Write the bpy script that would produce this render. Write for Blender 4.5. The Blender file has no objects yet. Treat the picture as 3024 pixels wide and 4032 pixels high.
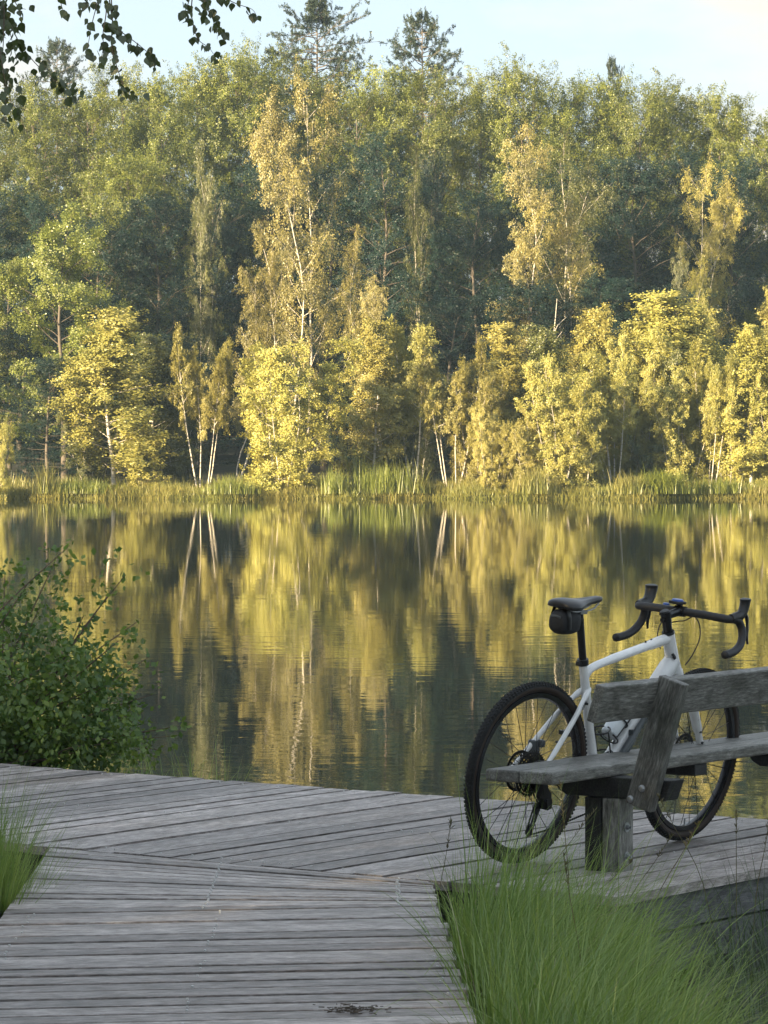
import bpy, bmesh, math, random
import numpy as np
from mathutils import Vector, Matrix

R = math.radians
scene = bpy.context.scene
col = scene.collection

# ------------------------------------------------------------------ camera, sky, sun, exposure
HC = 1.614                       # eye height above the deck (deck top is z = 0)
FPX = 13977.0                    # focal length in pixels of the 3024 x 4032 frame
VH = 1731.0                      # horizon row
cam_d = bpy.data.cameras.new("camera")
cam = bpy.data.objects.new("camera", cam_d)
col.objects.link(cam)
cam.location = (0, 0, HC)
cam.rotation_euler = (R(90) - math.atan((2016 - VH) / FPX), 0, 0)
cam_d.sensor_fit = 'VERTICAL'
cam_d.sensor_height = 36
cam_d.sensor_width = 27
cam_d.lens = 36 * FPX / 4032
cam_d.clip_start = 0.1
cam_d.clip_end = 5000
scene.camera = cam

SUN_AZ, SUN_EL = R(226), R(13)   # azimuth clockwise from +Y
sun_vec = Vector((math.sin(SUN_AZ) * math.cos(SUN_EL), math.cos(SUN_AZ) * math.cos(SUN_EL), math.sin(SUN_EL)))
world = bpy.data.worlds.new("World")
scene.world = world
world.use_nodes = True
wn, wl = world.node_tree.nodes, world.node_tree.links
wn.clear()
sky = wn.new('ShaderNodeTexSky')
sky.sky_type = 'NISHITA'
sky.sun_disc = False
sky.sun_elevation = SUN_EL
sky.sun_rotation = SUN_AZ
sky.air_density = 1.0
sky.dust_density = 0.6
sky.ozone_density = 1.2
bg = wn.new('ShaderNodeBackground')
bg.inputs[1].default_value = 0.078
wo = wn.new('ShaderNodeOutputWorld')
tcw = wn.new('ShaderNodeTexCoord')
mpw = wn.new('ShaderNodeMapping')
mpw.inputs['Scale'].default_value = (3.0, 3.0, 9.0)
mpw.inputs['Location'].default_value = (4.153, 4.773, 4.41)
nzw = wn.new('ShaderNodeTexNoise')
nzw.inputs['Scale'].default_value = 1.6
nzw.inputs['Detail'].default_value = 7
nzw.inputs['Roughness'].default_value = 0.55
crw = wn.new('ShaderNodeValToRGB')
crw.color_ramp.elements[0].position = 0.50
crw.color_ramp.elements[0].color = (0, 0, 0, 1)
crw.color_ramp.elements[1].position = 0.68
crw.color_ramp.elements[1].color = (1, 1, 1, 1)
mxw = wn.new('ShaderNodeMix')
mxw.data_type = 'RGBA'
veil = wn.new('ShaderNodeMix')   # thin high veil that pales the blue everywhere
veil.data_type = 'RGBA'
veil.inputs[0].default_value = 0.85
veil.inputs['B'].default_value = (2.45, 2.92, 3.4, 1)
wl.new(sky.outputs[0], veil.inputs['A'])
wl.new(tcw.outputs['Generated'], mpw.inputs[0])
wl.new(mpw.outputs[0], nzw.inputs['Vector'])
wl.new(nzw.outputs[0], crw.inputs[0])
wl.new(crw.outputs[0], mxw.inputs[0])
wl.new(veil.outputs['Result'], mxw.inputs['A'])
mxw.inputs['B'].default_value = (3.6, 3.25, 2.75, 1)
wl.new(mxw.outputs['Result'], bg.inputs[0])
wl.new(bg.outputs[0], wo.inputs[0])

sun_d = bpy.data.lights.new("sun", 'SUN')
sun_d.energy = 5.0
sun_d.angle = R(0.6)
sun_d.color = (1.0, 0.78, 0.47)
sun = bpy.data.objects.new("sun", sun_d)
col.objects.link(sun)
sun.rotation_euler = sun_vec.to_track_quat('Z', 'Y').to_euler()
sun.location = sun_vec * 200

scene.view_settings.view_transform = 'Standard'
scene.view_settings.look = 'None'
scene.view_settings.gamma = 1
scene.view_settings.use_curve_mapping = False
scene.view_settings.exposure = 1.97
scene.render.engine = 'CYCLES'
scene.cycles.max_bounces = 6
scene.cycles.diffuse_bounces = 2
scene.cycles.glossy_bounces = 3
scene.cycles.transmission_bounces = 3
scene.cycles.use_denoising = True

# ------------------------------------------------------------------ helpers
def px(u, v, d):
    """world point seen at pixel (u, v) of the 3024 x 4032 photograph at distance d along +Y"""
    return Vector(((u - 1512) / FPX * d, d, HC - (v - VH) / FPX * d))

DS = 3024 / 1659.0

def new_mat(name):
    m = bpy.data.materials.new(name)
    m.use_nodes = True
    m.node_tree.nodes.clear()
    return m, m.node_tree.nodes, m.node_tree.links

def principled(name, color, rough=0.5, metal=0.0, spec=0.5, coat=0.0, bump=None):
    m, n, l = new_mat(name)
    b = n.new('ShaderNodeBsdfPrincipled')
    o = n.new('ShaderNodeOutputMaterial')
    b.inputs['Roughness'].default_value = rough
    b.inputs['Metallic'].default_value = metal
    b.inputs['Specular IOR Level'].default_value = spec
    b.inputs['Coat Weight'].default_value = coat
    tc = n.new('ShaderNodeTexCoord')
    nz = n.new('ShaderNodeTexNoise')
    nz.inputs['Scale'].default_value = 30
    nz.inputs['Detail'].default_value = 4
    l.new(tc.outputs['Object'], nz.inputs['Vector'])
    mx = n.new('ShaderNodeMix'); mx.data_type = 'RGBA'
    mx.inputs['A'].default_value = tuple(c * 0.85 for c in color) + (1,)
    mx.inputs['B'].default_value = tuple(min(1, c * 1.12) for c in color) + (1,)
    l.new(nz.outputs[0], mx.inputs[0])
    l.new(mx.outputs['Result'], b.inputs['Base Color'])
    if bump:
        nb = n.new('ShaderNodeTexNoise'); nb.inputs['Scale'].default_value = bump[0]; nb.inputs['Detail'].default_value = 3
        l.new(tc.outputs['Object'], nb.inputs['Vector'])
        bp = n.new('ShaderNodeBump'); bp.inputs['Strength'].default_value = bump[1]; bp.inputs['Distance'].default_value = 0.002
        l.new(nb.outputs[0], bp.inputs['Height']); l.new(bp.outputs[0], b.inputs['Normal'])
    l.new(b.outputs[0], o.inputs[0])
    return m

def wood_mat(name, dark, mid, light, rough=0.55, tint=(0.10, 0.13, 0.06), tint_amt=0.3, spec=0.35):
    """weathered timber: grain along the local X axis, shifted per object"""
    m, n, l = new_mat(name)
    tc = n.new('ShaderNodeTexCoord'); oi = n.new('ShaderNodeObjectInfo')
    sc = n.new('ShaderNodeVectorMath'); sc.operation = 'SCALE'
    cmb = n.new('ShaderNodeCombineXYZ')
    for i in range(3):
        l.new(oi.outputs['Random'], cmb.inputs[i])
    sc.inputs['Scale'].default_value = 37
    l.new(cmb.outputs[0], sc.inputs[0])
    ad = n.new('ShaderNodeVectorMath'); ad.operation = 'ADD'
    l.new(tc.outputs['Object'], ad.inputs[0]); l.new(sc.outputs[0], ad.inputs[1])
    def noise(scale, s, det=5, rgh=0.6):
        mp = n.new('ShaderNodeMapping'); mp.inputs['Scale'].default_value = scale
        l.new(ad.outputs[0], mp.inputs[0])
        z = n.new('ShaderNodeTexNoise'); z.inputs['Scale'].default_value = s; z.inputs['Detail'].default_value = det; z.inputs['Roughness'].default_value = rgh
        l.new(mp.outputs[0], z.inputs['Vector'])
        return z
    grain = noise((5.0, 34, 34), 4.0, 7, 0.72)
    blot = noise((2.2, 5.0, 5.0), 3.2, 7, 0.68)
    fine = noise((6, 90, 90), 3.0, 3, 0.6)
    cr = n.new('ShaderNodeValToRGB')
    e = cr.color_ramp.elements
    e[0].position = 0.30; e[0].color = dark + (1,)
    e[1].position = 0.72; e[1].color = light + (1,)
    k = e.new(0.50); k.color = mid + (1,)
    l.new(grain.outputs[0], cr.inputs[0])
    cr2 = n.new('ShaderNodeValToRGB')
    cr2.color_ramp.elements[0].position = 0.36; cr2.color_ramp.elements[0].color = (0.42, 0.41, 0.40, 1)
    cr2.color_ramp.elements[1].position = 0.66; cr2.color_ramp.elements[1].color = (1.18, 1.18, 1.2, 1)
    l.new(blot.outputs[0], cr2.inputs[0])
    mu = n.new('ShaderNodeMix'); mu.data_type = 'RGBA'; mu.blend_type = 'MULTIPLY'; mu.inputs[0].default_value = 0.9
    l.new(cr.outputs[0], mu.inputs['A']); l.new(cr2.outputs[0], mu.inputs['B'])
    # per board brightness
    pb = n.new('ShaderNodeMapRange'); pb.inputs['To Min'].default_value = 0.62; pb.inputs['To Max'].default_value = 1.28
    l.new(oi.outputs['Random'], pb.inputs[0])
    mb = n.new('ShaderNodeVectorMath'); mb.operation = 'SCALE'
    l.new(mu.outputs['Result'], mb.inputs[0]); l.new(pb.outputs[0], mb.inputs['Scale'])
    alg = noise((1.0, 1.6, 1.6), 5.5, 4, 0.6)
    ca = n.new('ShaderNodeValToRGB')
    ca.color_ramp.elements[0].position = 0.52; ca.color_ramp.elements[0].color = (0, 0, 0, 1)
    ca.color_ramp.elements[1].position = 0.75; ca.color_ramp.elements[1].color = (tint_amt,) * 3 + (1,)
    l.new(alg.outputs[0], ca.inputs[0])
    mt = n.new('ShaderNodeMix'); mt.data_type = 'RGBA'
    l.new(ca.outputs[0], mt.inputs[0]); l.new(mb.outputs[0], mt.inputs['A']); mt.inputs['B'].default_value = tint + (1,)
    b = n.new('ShaderNodeBsdfPrincipled'); o = n.new('ShaderNodeOutputMaterial')
    l.new(mt.outputs['Result'], b.inputs['Base Color'])
    rr = n.new('ShaderNodeMapRange'); rr.inputs['To Min'].default_value = rough - 0.15; rr.inputs['To Max'].default_value = rough + 0.2
    l.new(blot.outputs[0], rr.inputs[0]); l.new(rr.outputs[0], b.inputs['Roughness'])
    b.inputs['Specular IOR Level'].default_value = spec
    bp = n.new('ShaderNodeBump'); bp.inputs['Strength'].default_value = 0.55; bp.inputs['Distance'].default_value = 0.003
    mixh = n.new('ShaderNodeMath'); mixh.operation = 'ADD'
    l.new(grain.outputs[0], mixh.inputs[0]); l.new(fine.outputs[0], mixh.inputs[1])
    l.new(mixh.outputs[0], bp.inputs['Height']); l.new(bp.outputs[0], b.inputs['Normal'])
    l.new(b.outputs[0], o.inputs[0])
    return m

def leaf_mat(name, c1, c2, transl=0.35, gloss=0.06, objvar=0.35, c3=None, noise_scale=0.6):
    """foliage: colour differs leaf by leaf, clump by clump and tree by tree"""
    m, n, l = new_mat(name)
    g = n.new('ShaderNodeNewGeometry'); oi = n.new('ShaderNodeObjectInfo'); tc = n.new('ShaderNodeTexCoord')
    mx = n.new('ShaderNodeMix'); mx.data_type = 'RGBA'
    mx.inputs['A'].default_value = c1 + (1,); mx.inputs['B'].default_value = c2 + (1,)
    l.new(g.outputs['Random Per Island'], mx.inputs[0])
    nz = n.new('ShaderNodeTexNoise'); nz.inputs['Scale'].default_value = noise_scale; nz.inputs['Detail'].default_value = 3
    l.new(tc.outputs['Object'], nz.inputs['Vector'])
    mr = n.new('ShaderNodeMapRange'); mr.inputs['From Min'].default_value = 0.42; mr.inputs['From Max'].default_value = 0.68
    l.new(nz.outputs[0], mr.inputs[0])
    fac = n.new('ShaderNodeMath'); fac.operation = 'MULTIPLY'; fac.inputs[1].default_value = 0.7
    l.new(mr.outputs[0], fac.inputs[0])
    m2 = n.new('ShaderNodeMix'); m2.data_type = 'RGBA'
    l.new(fac.outputs[0], m2.inputs[0]); l.new(mx.outputs['Result'], m2.inputs['A'])
    m2.inputs['B'].default_value = (c3 or tuple(x * 0.75 for x in c2)) + (1,)
    vr = n.new('ShaderNodeMapRange'); vr.inputs['To Min'].default_value = 1 - objvar; vr.inputs['To Max'].default_value = 1 + objvar
    l.new(oi.outputs['Random'], vr.inputs[0])
    vs = n.new('ShaderNodeVectorMath'); vs.operation = 'SCALE'
    l.new(m2.outputs['Result'], vs.inputs[0]); l.new(vr.outputs[0], vs.inputs['Scale'])
    d = n.new('ShaderNodeBsdfDiffuse'); t = n.new('ShaderNodeBsdfTranslucent'); s = n.new('ShaderNodeBsdfGlossy')
    s.inputs['Roughness'].default_value = 0.45
    l.new(vs.outputs[0], d.inputs[0]); l.new(vs.outputs[0], t.inputs[0])
    a = n.new('ShaderNodeMixShader'); a.inputs[0].default_value = transl
    l.new(d.outputs[0], a.inputs[1]); l.new(t.outputs[0], a.inputs[2])
    b = n.new('ShaderNodeMixShader'); b.inputs[0].default_value = gloss
    l.new(a.outputs[0], b.inputs[1]); l.new(s.outputs[0], b.inputs[2])
    o = n.new('ShaderNodeOutputMaterial')
    l.new(b.outputs[0], o.inputs[0])
    return m

def bark_mat(name, c1, c2, band=(0.03, 0.03, 0.03), band_amt=0.0):
    m, n, l = new_mat(name)
    tc = n.new('ShaderNodeTexCoord')
    mp = n.new('ShaderNodeMapping'); mp.inputs['Scale'].default_value = (6, 6, 2.2)
    l.new(tc.outputs['Object'], mp.inputs[0])
    nz = n.new('ShaderNodeTexNoise'); nz.inputs['Scale'].default_value = 1.5; nz.inputs['Detail'].default_value = 5
    l.new(mp.outputs[0], nz.inputs['Vector'])
    mx = n.new('ShaderNodeMix'); mx.data_type = 'RGBA'; mx.inputs['A'].default_value = c1 + (1,); mx.inputs['B'].default_value = c2 + (1,)
    l.new(nz.outputs[0], mx.inputs[0])
    mp2 = n.new('ShaderNodeMapping'); mp2.inputs['Scale'].default_value = (3, 3, 14)
    l.new(tc.outputs['Object'], mp2.inputs[0])
    n2 = n.new('ShaderNodeTexNoise'); n2.inputs['Scale'].default_value = 1.0; n2.inputs['Detail'].default_value = 3
    l.new(mp2.outputs[0], n2.inputs['Vector'])
    cr = n.new('ShaderNodeValToRGB'); cr.color_ramp.elements[0].position = 0.56; cr.color_ramp.elements[0].color = (0, 0, 0, 1)
    cr.color_ramp.elements[1].position = 0.62; cr.color_ramp.elements[1].color = (band_amt,) * 3 + (1,)
    l.new(n2.outputs[0], cr.inputs[0])
    m2 = n.new('ShaderNodeMix'); m2.data_type = 'RGBA'; m2.inputs['B'].default_value = band + (1,)
    l.new(cr.outputs[0], m2.inputs[0]); l.new(mx.outputs['Result'], m2.inputs['A'])
    b = n.new('ShaderNodeBsdfPrincipled'); b.inputs['Roughness'].default_value = 0.8; o = n.new('ShaderNodeOutputMaterial')
    l.new(m2.outputs['Result'], b.inputs['Base Color']); l.new(b.outputs[0], o.inputs[0])
    return m

def np_mesh(name, V, quads=None, tris=None, mat=None, smooth=False):
    me = bpy.data.meshes.new(name)
    V = np.asarray(V, np.float32)
    nq = 0 if quads is None else len(quads)
    nt = 0 if tris is None else len(tris)
    me.vertices.add(len(V)); me.vertices.foreach_set('co', V.ravel())
    loops = []
    starts = []
    if nq:
        loops.append(np.asarray(quads, np.int32).ravel()); starts.append(np.arange(nq, dtype=np.int32) * 4)
    if nt:
        loops.append(np.asarray(tris, np.int32).ravel()); starts.append(np.arange(nt, dtype=np.int32) * 3 + nq * 4)
    L = np.concatenate(loops); S = np.concatenate(starts)
    me.loops.add(len(L)); me.loops.foreach_set('vertex_index', L)
    me.polygons.add(len(S)); me.polygons.foreach_set('loop_start', S)
    if smooth:
        me.polygons.foreach_set('use_smooth', np.ones(len(S), bool))
    me.update(calc_edges=True)
    if mat:
        me.materials.append(mat)
    return me

def link(name, data, parent=None):
    o = bpy.data.objects.new(name, data)
    col.objects.link(o)
    if parent is not None:
        o.parent = parent
    return o

def empty(name, loc=(0, 0, 0), rz=0.0):
    o = bpy.data.objects.new(name, None)
    col.objects.link(o)
    o.location = loc
    o.rotation_euler = (0, 0, rz)
    o.empty_display_size = 0.2
    return o

def tag(o, label=None, cat=None, group=None, kind=None):
    if label: o['label'] = label
    if cat: o['category'] = cat
    if group: o['group'] = group
    if kind: o['kind'] = kind
    return o

class MB:
    """collects shapes, then links them as one mesh object"""
    def __init__(self):
        self.v = []; self.f = []; self.mi = []
    def add(self, vs, fs, mi=0):
        b = len(self.v)
        self.v += [tuple(p) for p in vs]
        self.f += [tuple(i + b for i in f) for f in fs]
        self.mi += [mi] * len(fs)
    def box(self, c, s, M=None, mi=0):
        vs = []
        for z in (-.5, .5):
            for y in (-.5, .5):
                for x in (-.5, .5):
                    p = Vector((x * s[0], y * s[1], z * s[2]))
                    if M is not None: p = M @ p
                    vs.append(p + Vector(c))
        self.add(vs, [(0, 2, 3, 1), (4, 5, 7, 6), (0, 1, 5, 4), (2, 6, 7, 3), (0, 4, 6, 2), (1, 3, 7, 5)], mi)
    def tube(self, pts, rad, n=10, cap=True, mi=0, flat=None):
        pts = [Vector(p) for p in pts]
        if not hasattr(rad, '__len__'): rad = [rad] * len(pts)
        rings = []
        prev = None
        for i, p in enumerate(pts):
            d = (pts[min(i + 1, len(pts) - 1)] - pts[max(i - 1, 0)]).normalized()
            if prev is None:
                a = d.orthogonal().normalized()
                if flat is not None:
                    a = (Vector(flat) - d * d.dot(Vector(flat))).normalized()
            else:
                a = (prev - d * prev.dot(d)).normalized()
            prev = a
            b = d.cross(a)
            r = rad[i]
            ra, rb = r if hasattr(r, '__len__') else (r, r)
            rings.append([p + a * math.cos(2 * math.pi * k / n) * ra + b * math.sin(2 * math.pi * k / n) * rb for k in range(n)])
        vs = [q for r in rings for q in r]
        fs = []
        for i in range(len(pts) - 1):
            for k in range(n):
                k2 = (k + 1) % n
                fs.append((i * n + k, i * n + k2, (i + 1) * n + k2, (i + 1) * n + k))
        if cap:
            fs.append(tuple(range(n - 1, -1, -1)))
            fs.append(tuple((len(pts) - 1) * n + k for k in range(n)))
        self.add(vs, fs, mi)
    def lathe(self, prof, M, n=24, mi=0, closed=False):
        """prof: (radius, height along axis); M: matrix whose Z is the axis"""
        vs = []
        for (r, h) in prof:
            for k in range(n):
                a = 2 * math.pi * k / n
                vs.append(M @ Vector((r * math.cos(a), r * math.sin(a), h)))
        fs = []
        m = len(prof)
        for i in range(m if closed else m - 1):
            j = (i + 1) % m
            for k in range(n):
                k2 = (k + 1) % n
                fs.append((i * n + k, i * n + k2, j * n + k2, j * n + k))
        self.add(vs, fs, mi)
    def loft(self, rings, cap=True, mi=0):
        n = len(rings[0])
        vs = [p for r in rings for p in r]
        fs = []
        for i in range(len(rings) - 1):
            for k in range(n):
                k2 = (k + 1) % n
                fs.append((i * n + k, i * n + k2, (i + 1) * n + k2, (i + 1) * n + k))
        if cap:
            fs.append(tuple(range(n - 1, -1, -1)))
            fs.append(tuple((len(rings) - 1) * n + k for k in range(n)))
        self.add(vs, fs, mi)
    def mesh(self, name, mats, smooth=False):
        me = bpy.data.meshes.new(name)
        me.from_pydata(self.v, [], self.f)
        if not isinstance(mats, (list, tuple)): mats = [mats]
        for m in mats: me.materials.append(m)
        if len(mats) > 1:
            me.polygons.foreach_set('material_index', np.array(self.mi, np.int32))
        if smooth:
            me.polygons.foreach_set('use_smooth', np.ones(len(self.f), bool))
        bm = bmesh.new(); bm.from_mesh(me); bmesh.ops.recalc_face_normals(bm, faces=bm.faces); bm.to_mesh(me); bm.free()
        me.update()
        return me
    def build(self, name, mats, parent=None, smooth=False, bevel=0.0):
        o = link(name, self.mesh(name, mats, smooth), parent)
        if bevel:
            b = o.modifiers.new('bevel', 'BEVEL'); b.width = bevel; b.segments = 2; b.limit_method = 'ANGLE'; b.angle_limit = R(40)
        if smooth:
            es = o.modifiers.new('split', 'EDGE_SPLIT'); es.split_angle = R(50)
        return o

def catmull(pts, k=6):
    P = [Vector(p) for p in pts]
    out = []
    for i in range(len(P) - 1):
        p0 = P[max(i - 1, 0)]; p1 = P[i]; p2 = P[i + 1]; p3 = P[min(i + 2, len(P) - 1)]
        for j in range(k):
            t = j / k
            out.append(0.5 * ((2 * p1) + (p2 - p0) * t + (2 * p0 - 5 * p1 + 4 * p2 - p3) * t * t + (3 * p1 - p0 - 3 * p2 + p3) * t ** 3))
    out.append(P[-1])
    return out

# ------------------------------------------------------------------ materials
M_deck = wood_mat('deck_wood', (0.115, 0.10, 0.095), (0.37, 0.33, 0.31), (0.67, 0.61, 0.59), rough=0.52, tint=(0.14, 0.095, 0.075), tint_amt=0.45)
M_bench = wood_mat('bench_wood', (0.06, 0.059, 0.052), (0.21, 0.207, 0.188), (0.45, 0.44, 0.41), rough=0.5, tint=(0.085, 0.10, 0.07), tint_amt=0.35)
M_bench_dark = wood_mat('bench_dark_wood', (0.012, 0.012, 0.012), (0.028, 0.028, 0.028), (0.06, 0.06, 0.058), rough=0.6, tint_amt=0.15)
M_beam = wood_mat('fascia_wood', (0.07, 0.07, 0.072), (0.15, 0.15, 0.155), (0.25, 0.25, 0.26), rough=0.7)
M_steel = principled('galvanised_steel', (0.32, 0.33, 0.34), 0.45, 0.8)
M_white = principled('white_paint', (0.80, 0.80, 0.80), 0.22, 0, 0.5, 0.4)
M_black = principled('black_plastic', (0.014, 0.014, 0.015), 0.42)
M_blackmetal = principled('black_metal', (0.018, 0.018, 0.02), 0.32, 0.3)
M_rubber = principled('tyre_rubber', (0.012, 0.012, 0.012), 0.75, bump=(120, 0.5))
M_sidewall = principled('brown_sidewall', (0.035, 0.022, 0.016), 0.6)
M_tape = principled('bar_tape', (0.016, 0.016, 0.018), 0.55, bump=(200, 0.4))
M_rim = principled('rim', (0.02, 0.02, 0.022), 0.25)
M_chain = principled('chain_steel', (0.05, 0.048, 0.045), 0.4, 0.8)
M_bag = principled('bag_fabric', (0.011, 0.011, 0.012), 0.7, bump=(300, 0.6))
M_blue = principled('blue_cap', (0.03, 0.08, 0.30), 0.3)
M_grey = principled('grey_plastic', (0.07, 0.08, 0.085), 0.4)
M_bottle = principled('bottle_plastic', (0.72, 0.76, 0.80), 0.25)
M_cable = principled('cable_housing', (0.02, 0.014, 0.012), 0.4)
M_screw = principled('screw_head', (0.62, 0.62, 0.62), 0.35, 0.4)

L_birch = leaf_mat('birch_leaf_yellow', (0.33, 0.315, 0.075), (0.43, 0.395, 0.10), 0.22, 0.05, 0.15, c3=(0.26, 0.275, 0.065))
L_birch_gold = leaf_mat('birch_leaf_gold', (0.31, 0.28, 0.075), (0.40, 0.355, 0.095), 0.22, 0.05, 0.15, c3=(0.18, 0.175, 0.03))
L_birch_green = leaf_mat('birch_leaf_green', (0.09, 0.105, 0.025), (0.15, 0.155, 0.035), 0.28, 0.06, 0.18, c3=(0.07, 0.085, 0.025))
L_weep = leaf_mat('weeping_birch_leaf', (0.25, 0.225, 0.06), (0.34, 0.29, 0.075), 0.22, 0.06, 0.15, c3=(0.12, 0.12, 0.04))
L_beech = leaf_mat('beech_leaf', (0.095, 0.125, 0.022), (0.23, 0.25, 0.036), 0.2, 0.05, 0.3, c3=(0.055, 0.075, 0.02))
L_beech_shade = leaf_mat('beech_leaf_shade_tone', (0.010, 0.027, 0.023), (0.022, 0.050, 0.032), 0.25, 0.03, 0.25, c3=(0.009, 0.024, 0.021))  # darkened copy of the beech leaf: the wood's shade is put into its colour
L_oak = leaf_mat('oak_leaf', (0.16, 0.20, 0.03), (0.24, 0.27, 0.05), 0.35, 0.08, 0.15)
L_spruce = leaf_mat('conifer_needle', (0.024, 0.042, 0.028), (0.045, 0.065, 0.034), 0.12, 0.04, 0.2)
L_willow = leaf_mat('willow_leaf', (0.07, 0.10, 0.045), (0.10, 0.13, 0.06), 0.3, 0.06, 0.15)
L_shrub = leaf_mat('shrub_leaf', (0.10, 0.20, 0.035), (0.26, 0.36, 0.06), 0.4, 0.05, 0.3, c3=(0.045, 0.11, 0.03), noise_scale=2.5)
L_hang = leaf_mat('hanging_birch_leaf', (0.045, 0.075, 0.022), (0.08, 0.11, 0.025), 0.4, 0.08, 0.3)
L_grass = leaf_mat('grass_blade', (0.13, 0.23, 0.035), (0.34, 0.43, 0.09), 0.35, 0.07, 0.1, c3=(0.11, 0.20, 0.04), noise_scale=1.5)
L_grass_dark = leaf_mat('sedge_blade', (0.035, 0.07, 0.02), (0.07, 0.11, 0.03), 0.3, 0.07, 0.1)
L_bank = leaf_mat('bank_grass_blade', (0.20, 0.20, 0.05), (0.31, 0.27, 0.08), 0.3, 0.05, 0.05, c3=(0.16, 0.20, 0.04), noise_scale=0.45)
L_reed = leaf_mat('reed_blade', (0.15, 0.19, 0.03), (0.22, 0.25, 0.04), 0.35, 0.06, 0.1)
L_straw = leaf_mat('straw_blade', (0.30, 0.27, 0.14), (0.45, 0.42, 0.26), 0.3, 0.06, 0.05)
L_stalk = leaf_mat('dry_stalk', (0.09, 0.085, 0.03), (0.14, 0.12, 0.05), 0.2, 0.05, 0.1)
B_birch = bark_mat('birch_bark', (0.50, 0.46, 0.40), (0.68, 0.63, 0.55), (0.06, 0.05, 0.045), 0.75)
B_twig = bark_mat('twig_bark', (0.10, 0.07, 0.05), (0.16, 0.12, 0.09))
B_brown = bark_mat('brown_bark', (0.09, 0.075, 0.06), (0.15, 0.125, 0.10))

# ------------------------------------------------------------------ the ground and the lake
WATER = -0.39
def sstep(a, b, x):
    t = np.clip((x - a) / (b - a), 0, 1)
    return t * t * (3 - 2 * t)
def shore_y(x):
    return 120.2 + 0.5 * np.sin(x * 0.55 + 1.0) + 0.35 * np.sin(x * 1.3) + 0.15 * np.sin(x * 3.1 + 2) - 0.9 * sstep(-15.3, -17.5, x)
def ground_z(x, y):
    x = np.asarray(x, float); y = np.asarray(y, float)
    near_edge = 12.3 + 9.5 * sstep(-1.2, -3.2, x) + 6.0 * sstep(0.9, 1.7, x)
    near = -0.27 - 1.6 * sstep(near_edge - 0.9, near_edge + 3.5, y) + 0.05 * np.sin(x * 3.1) * np.sin(y * 2.3)
    near = near - 0.08 * sstep(0.95, 1.5, x) * sstep(8, 10, y) * (1 - sstep(2.2, 3.2, x))
    near = near + np.maximum(0, -y - 5) * 0.03
    sy = shore_y(x)
    far = -1.7 + 1.48 * sstep(-1.4, 0.25, y - sy) + 0.22 * sstep(0, 5, y - sy) + np.maximum(0, y - 131) * 0.05 - np.maximum(0, y - 210) * 0.042
    w = sstep(50, 80, y)
    return near * (1 - w) + far * w

def grid(xs, ys, zf):
    X, Y = np.meshgrid(xs, ys)
    Z = zf(X, Y)
    V = np.stack([X.ravel(), Y.ravel(), Z.ravel()], 1)
    nx, ny = len(xs), len(ys)
    i = np.arange(nx - 1)[None, :] + np.arange(ny - 1)[:, None] * nx
    i = i.ravel()
    return V, np.stack([i, i + 1, i + 1 + nx, i + nx], 1)

xs = np.concatenate([np.linspace(-900, -60, 12), np.linspace(-50, -20, 22), np.linspace(-19.5, 19.5, 150), np.linspace(20, 50, 22), np.linspace(60, 900, 12)])
ys = np.concatenate([np.linspace(-300, -20, 10), np.linspace(-15, 25, 90), np.linspace(27, 112, 25), np.linspace(113, 135, 60), np.linspace(137, 230, 30), np.linspace(250, 2500, 14)])
V, Q = grid(xs, ys, ground_z)
def soil_mat():
    m, n, l = new_mat('marsh_soil')
    tc = n.new('ShaderNodeTexCoord'); nz = n.new('ShaderNodeTexNoise'); nz.inputs['Scale'].default_value = 2.2; nz.inputs['Detail'].default_value = 8
    l.new(tc.outputs['Object'], nz.inputs['Vector'])
    cr = n.new('ShaderNodeValToRGB')
    cr.color_ramp.elements[0].position = 0.35; cr.color_ramp.elements[0].color = (0.012, 0.012, 0.008, 1)
    cr.color_ramp.elements[1].position = 0.7; cr.color_ramp.elements[1].color = (0.04, 0.042, 0.018, 1)
    l.new(nz.outputs[0], cr.inputs[0])
    b = n.new('ShaderNodeBsdfPrincipled'); b.inputs['Roughness'].default_value = 0.85
    bp = n.new('ShaderNodeBump'); bp.inputs['Strength'].default_value = 0.8; bp.inputs['Distance'].default_value = 0.05
    l.new(nz.outputs[0], bp.inputs['Height']); l.new(bp.outputs[0], b.inputs['Normal'])
    o = n.new('ShaderNodeOutputMaterial')
    l.new(cr.outputs[0], b.inputs['Base Color']); l.new(b.outputs[0], o.inputs[0])
    return m
tag(link('ground', np_mesh('ground', V, Q, mat=soil_mat(), smooth=True)), kind='structure')

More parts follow.
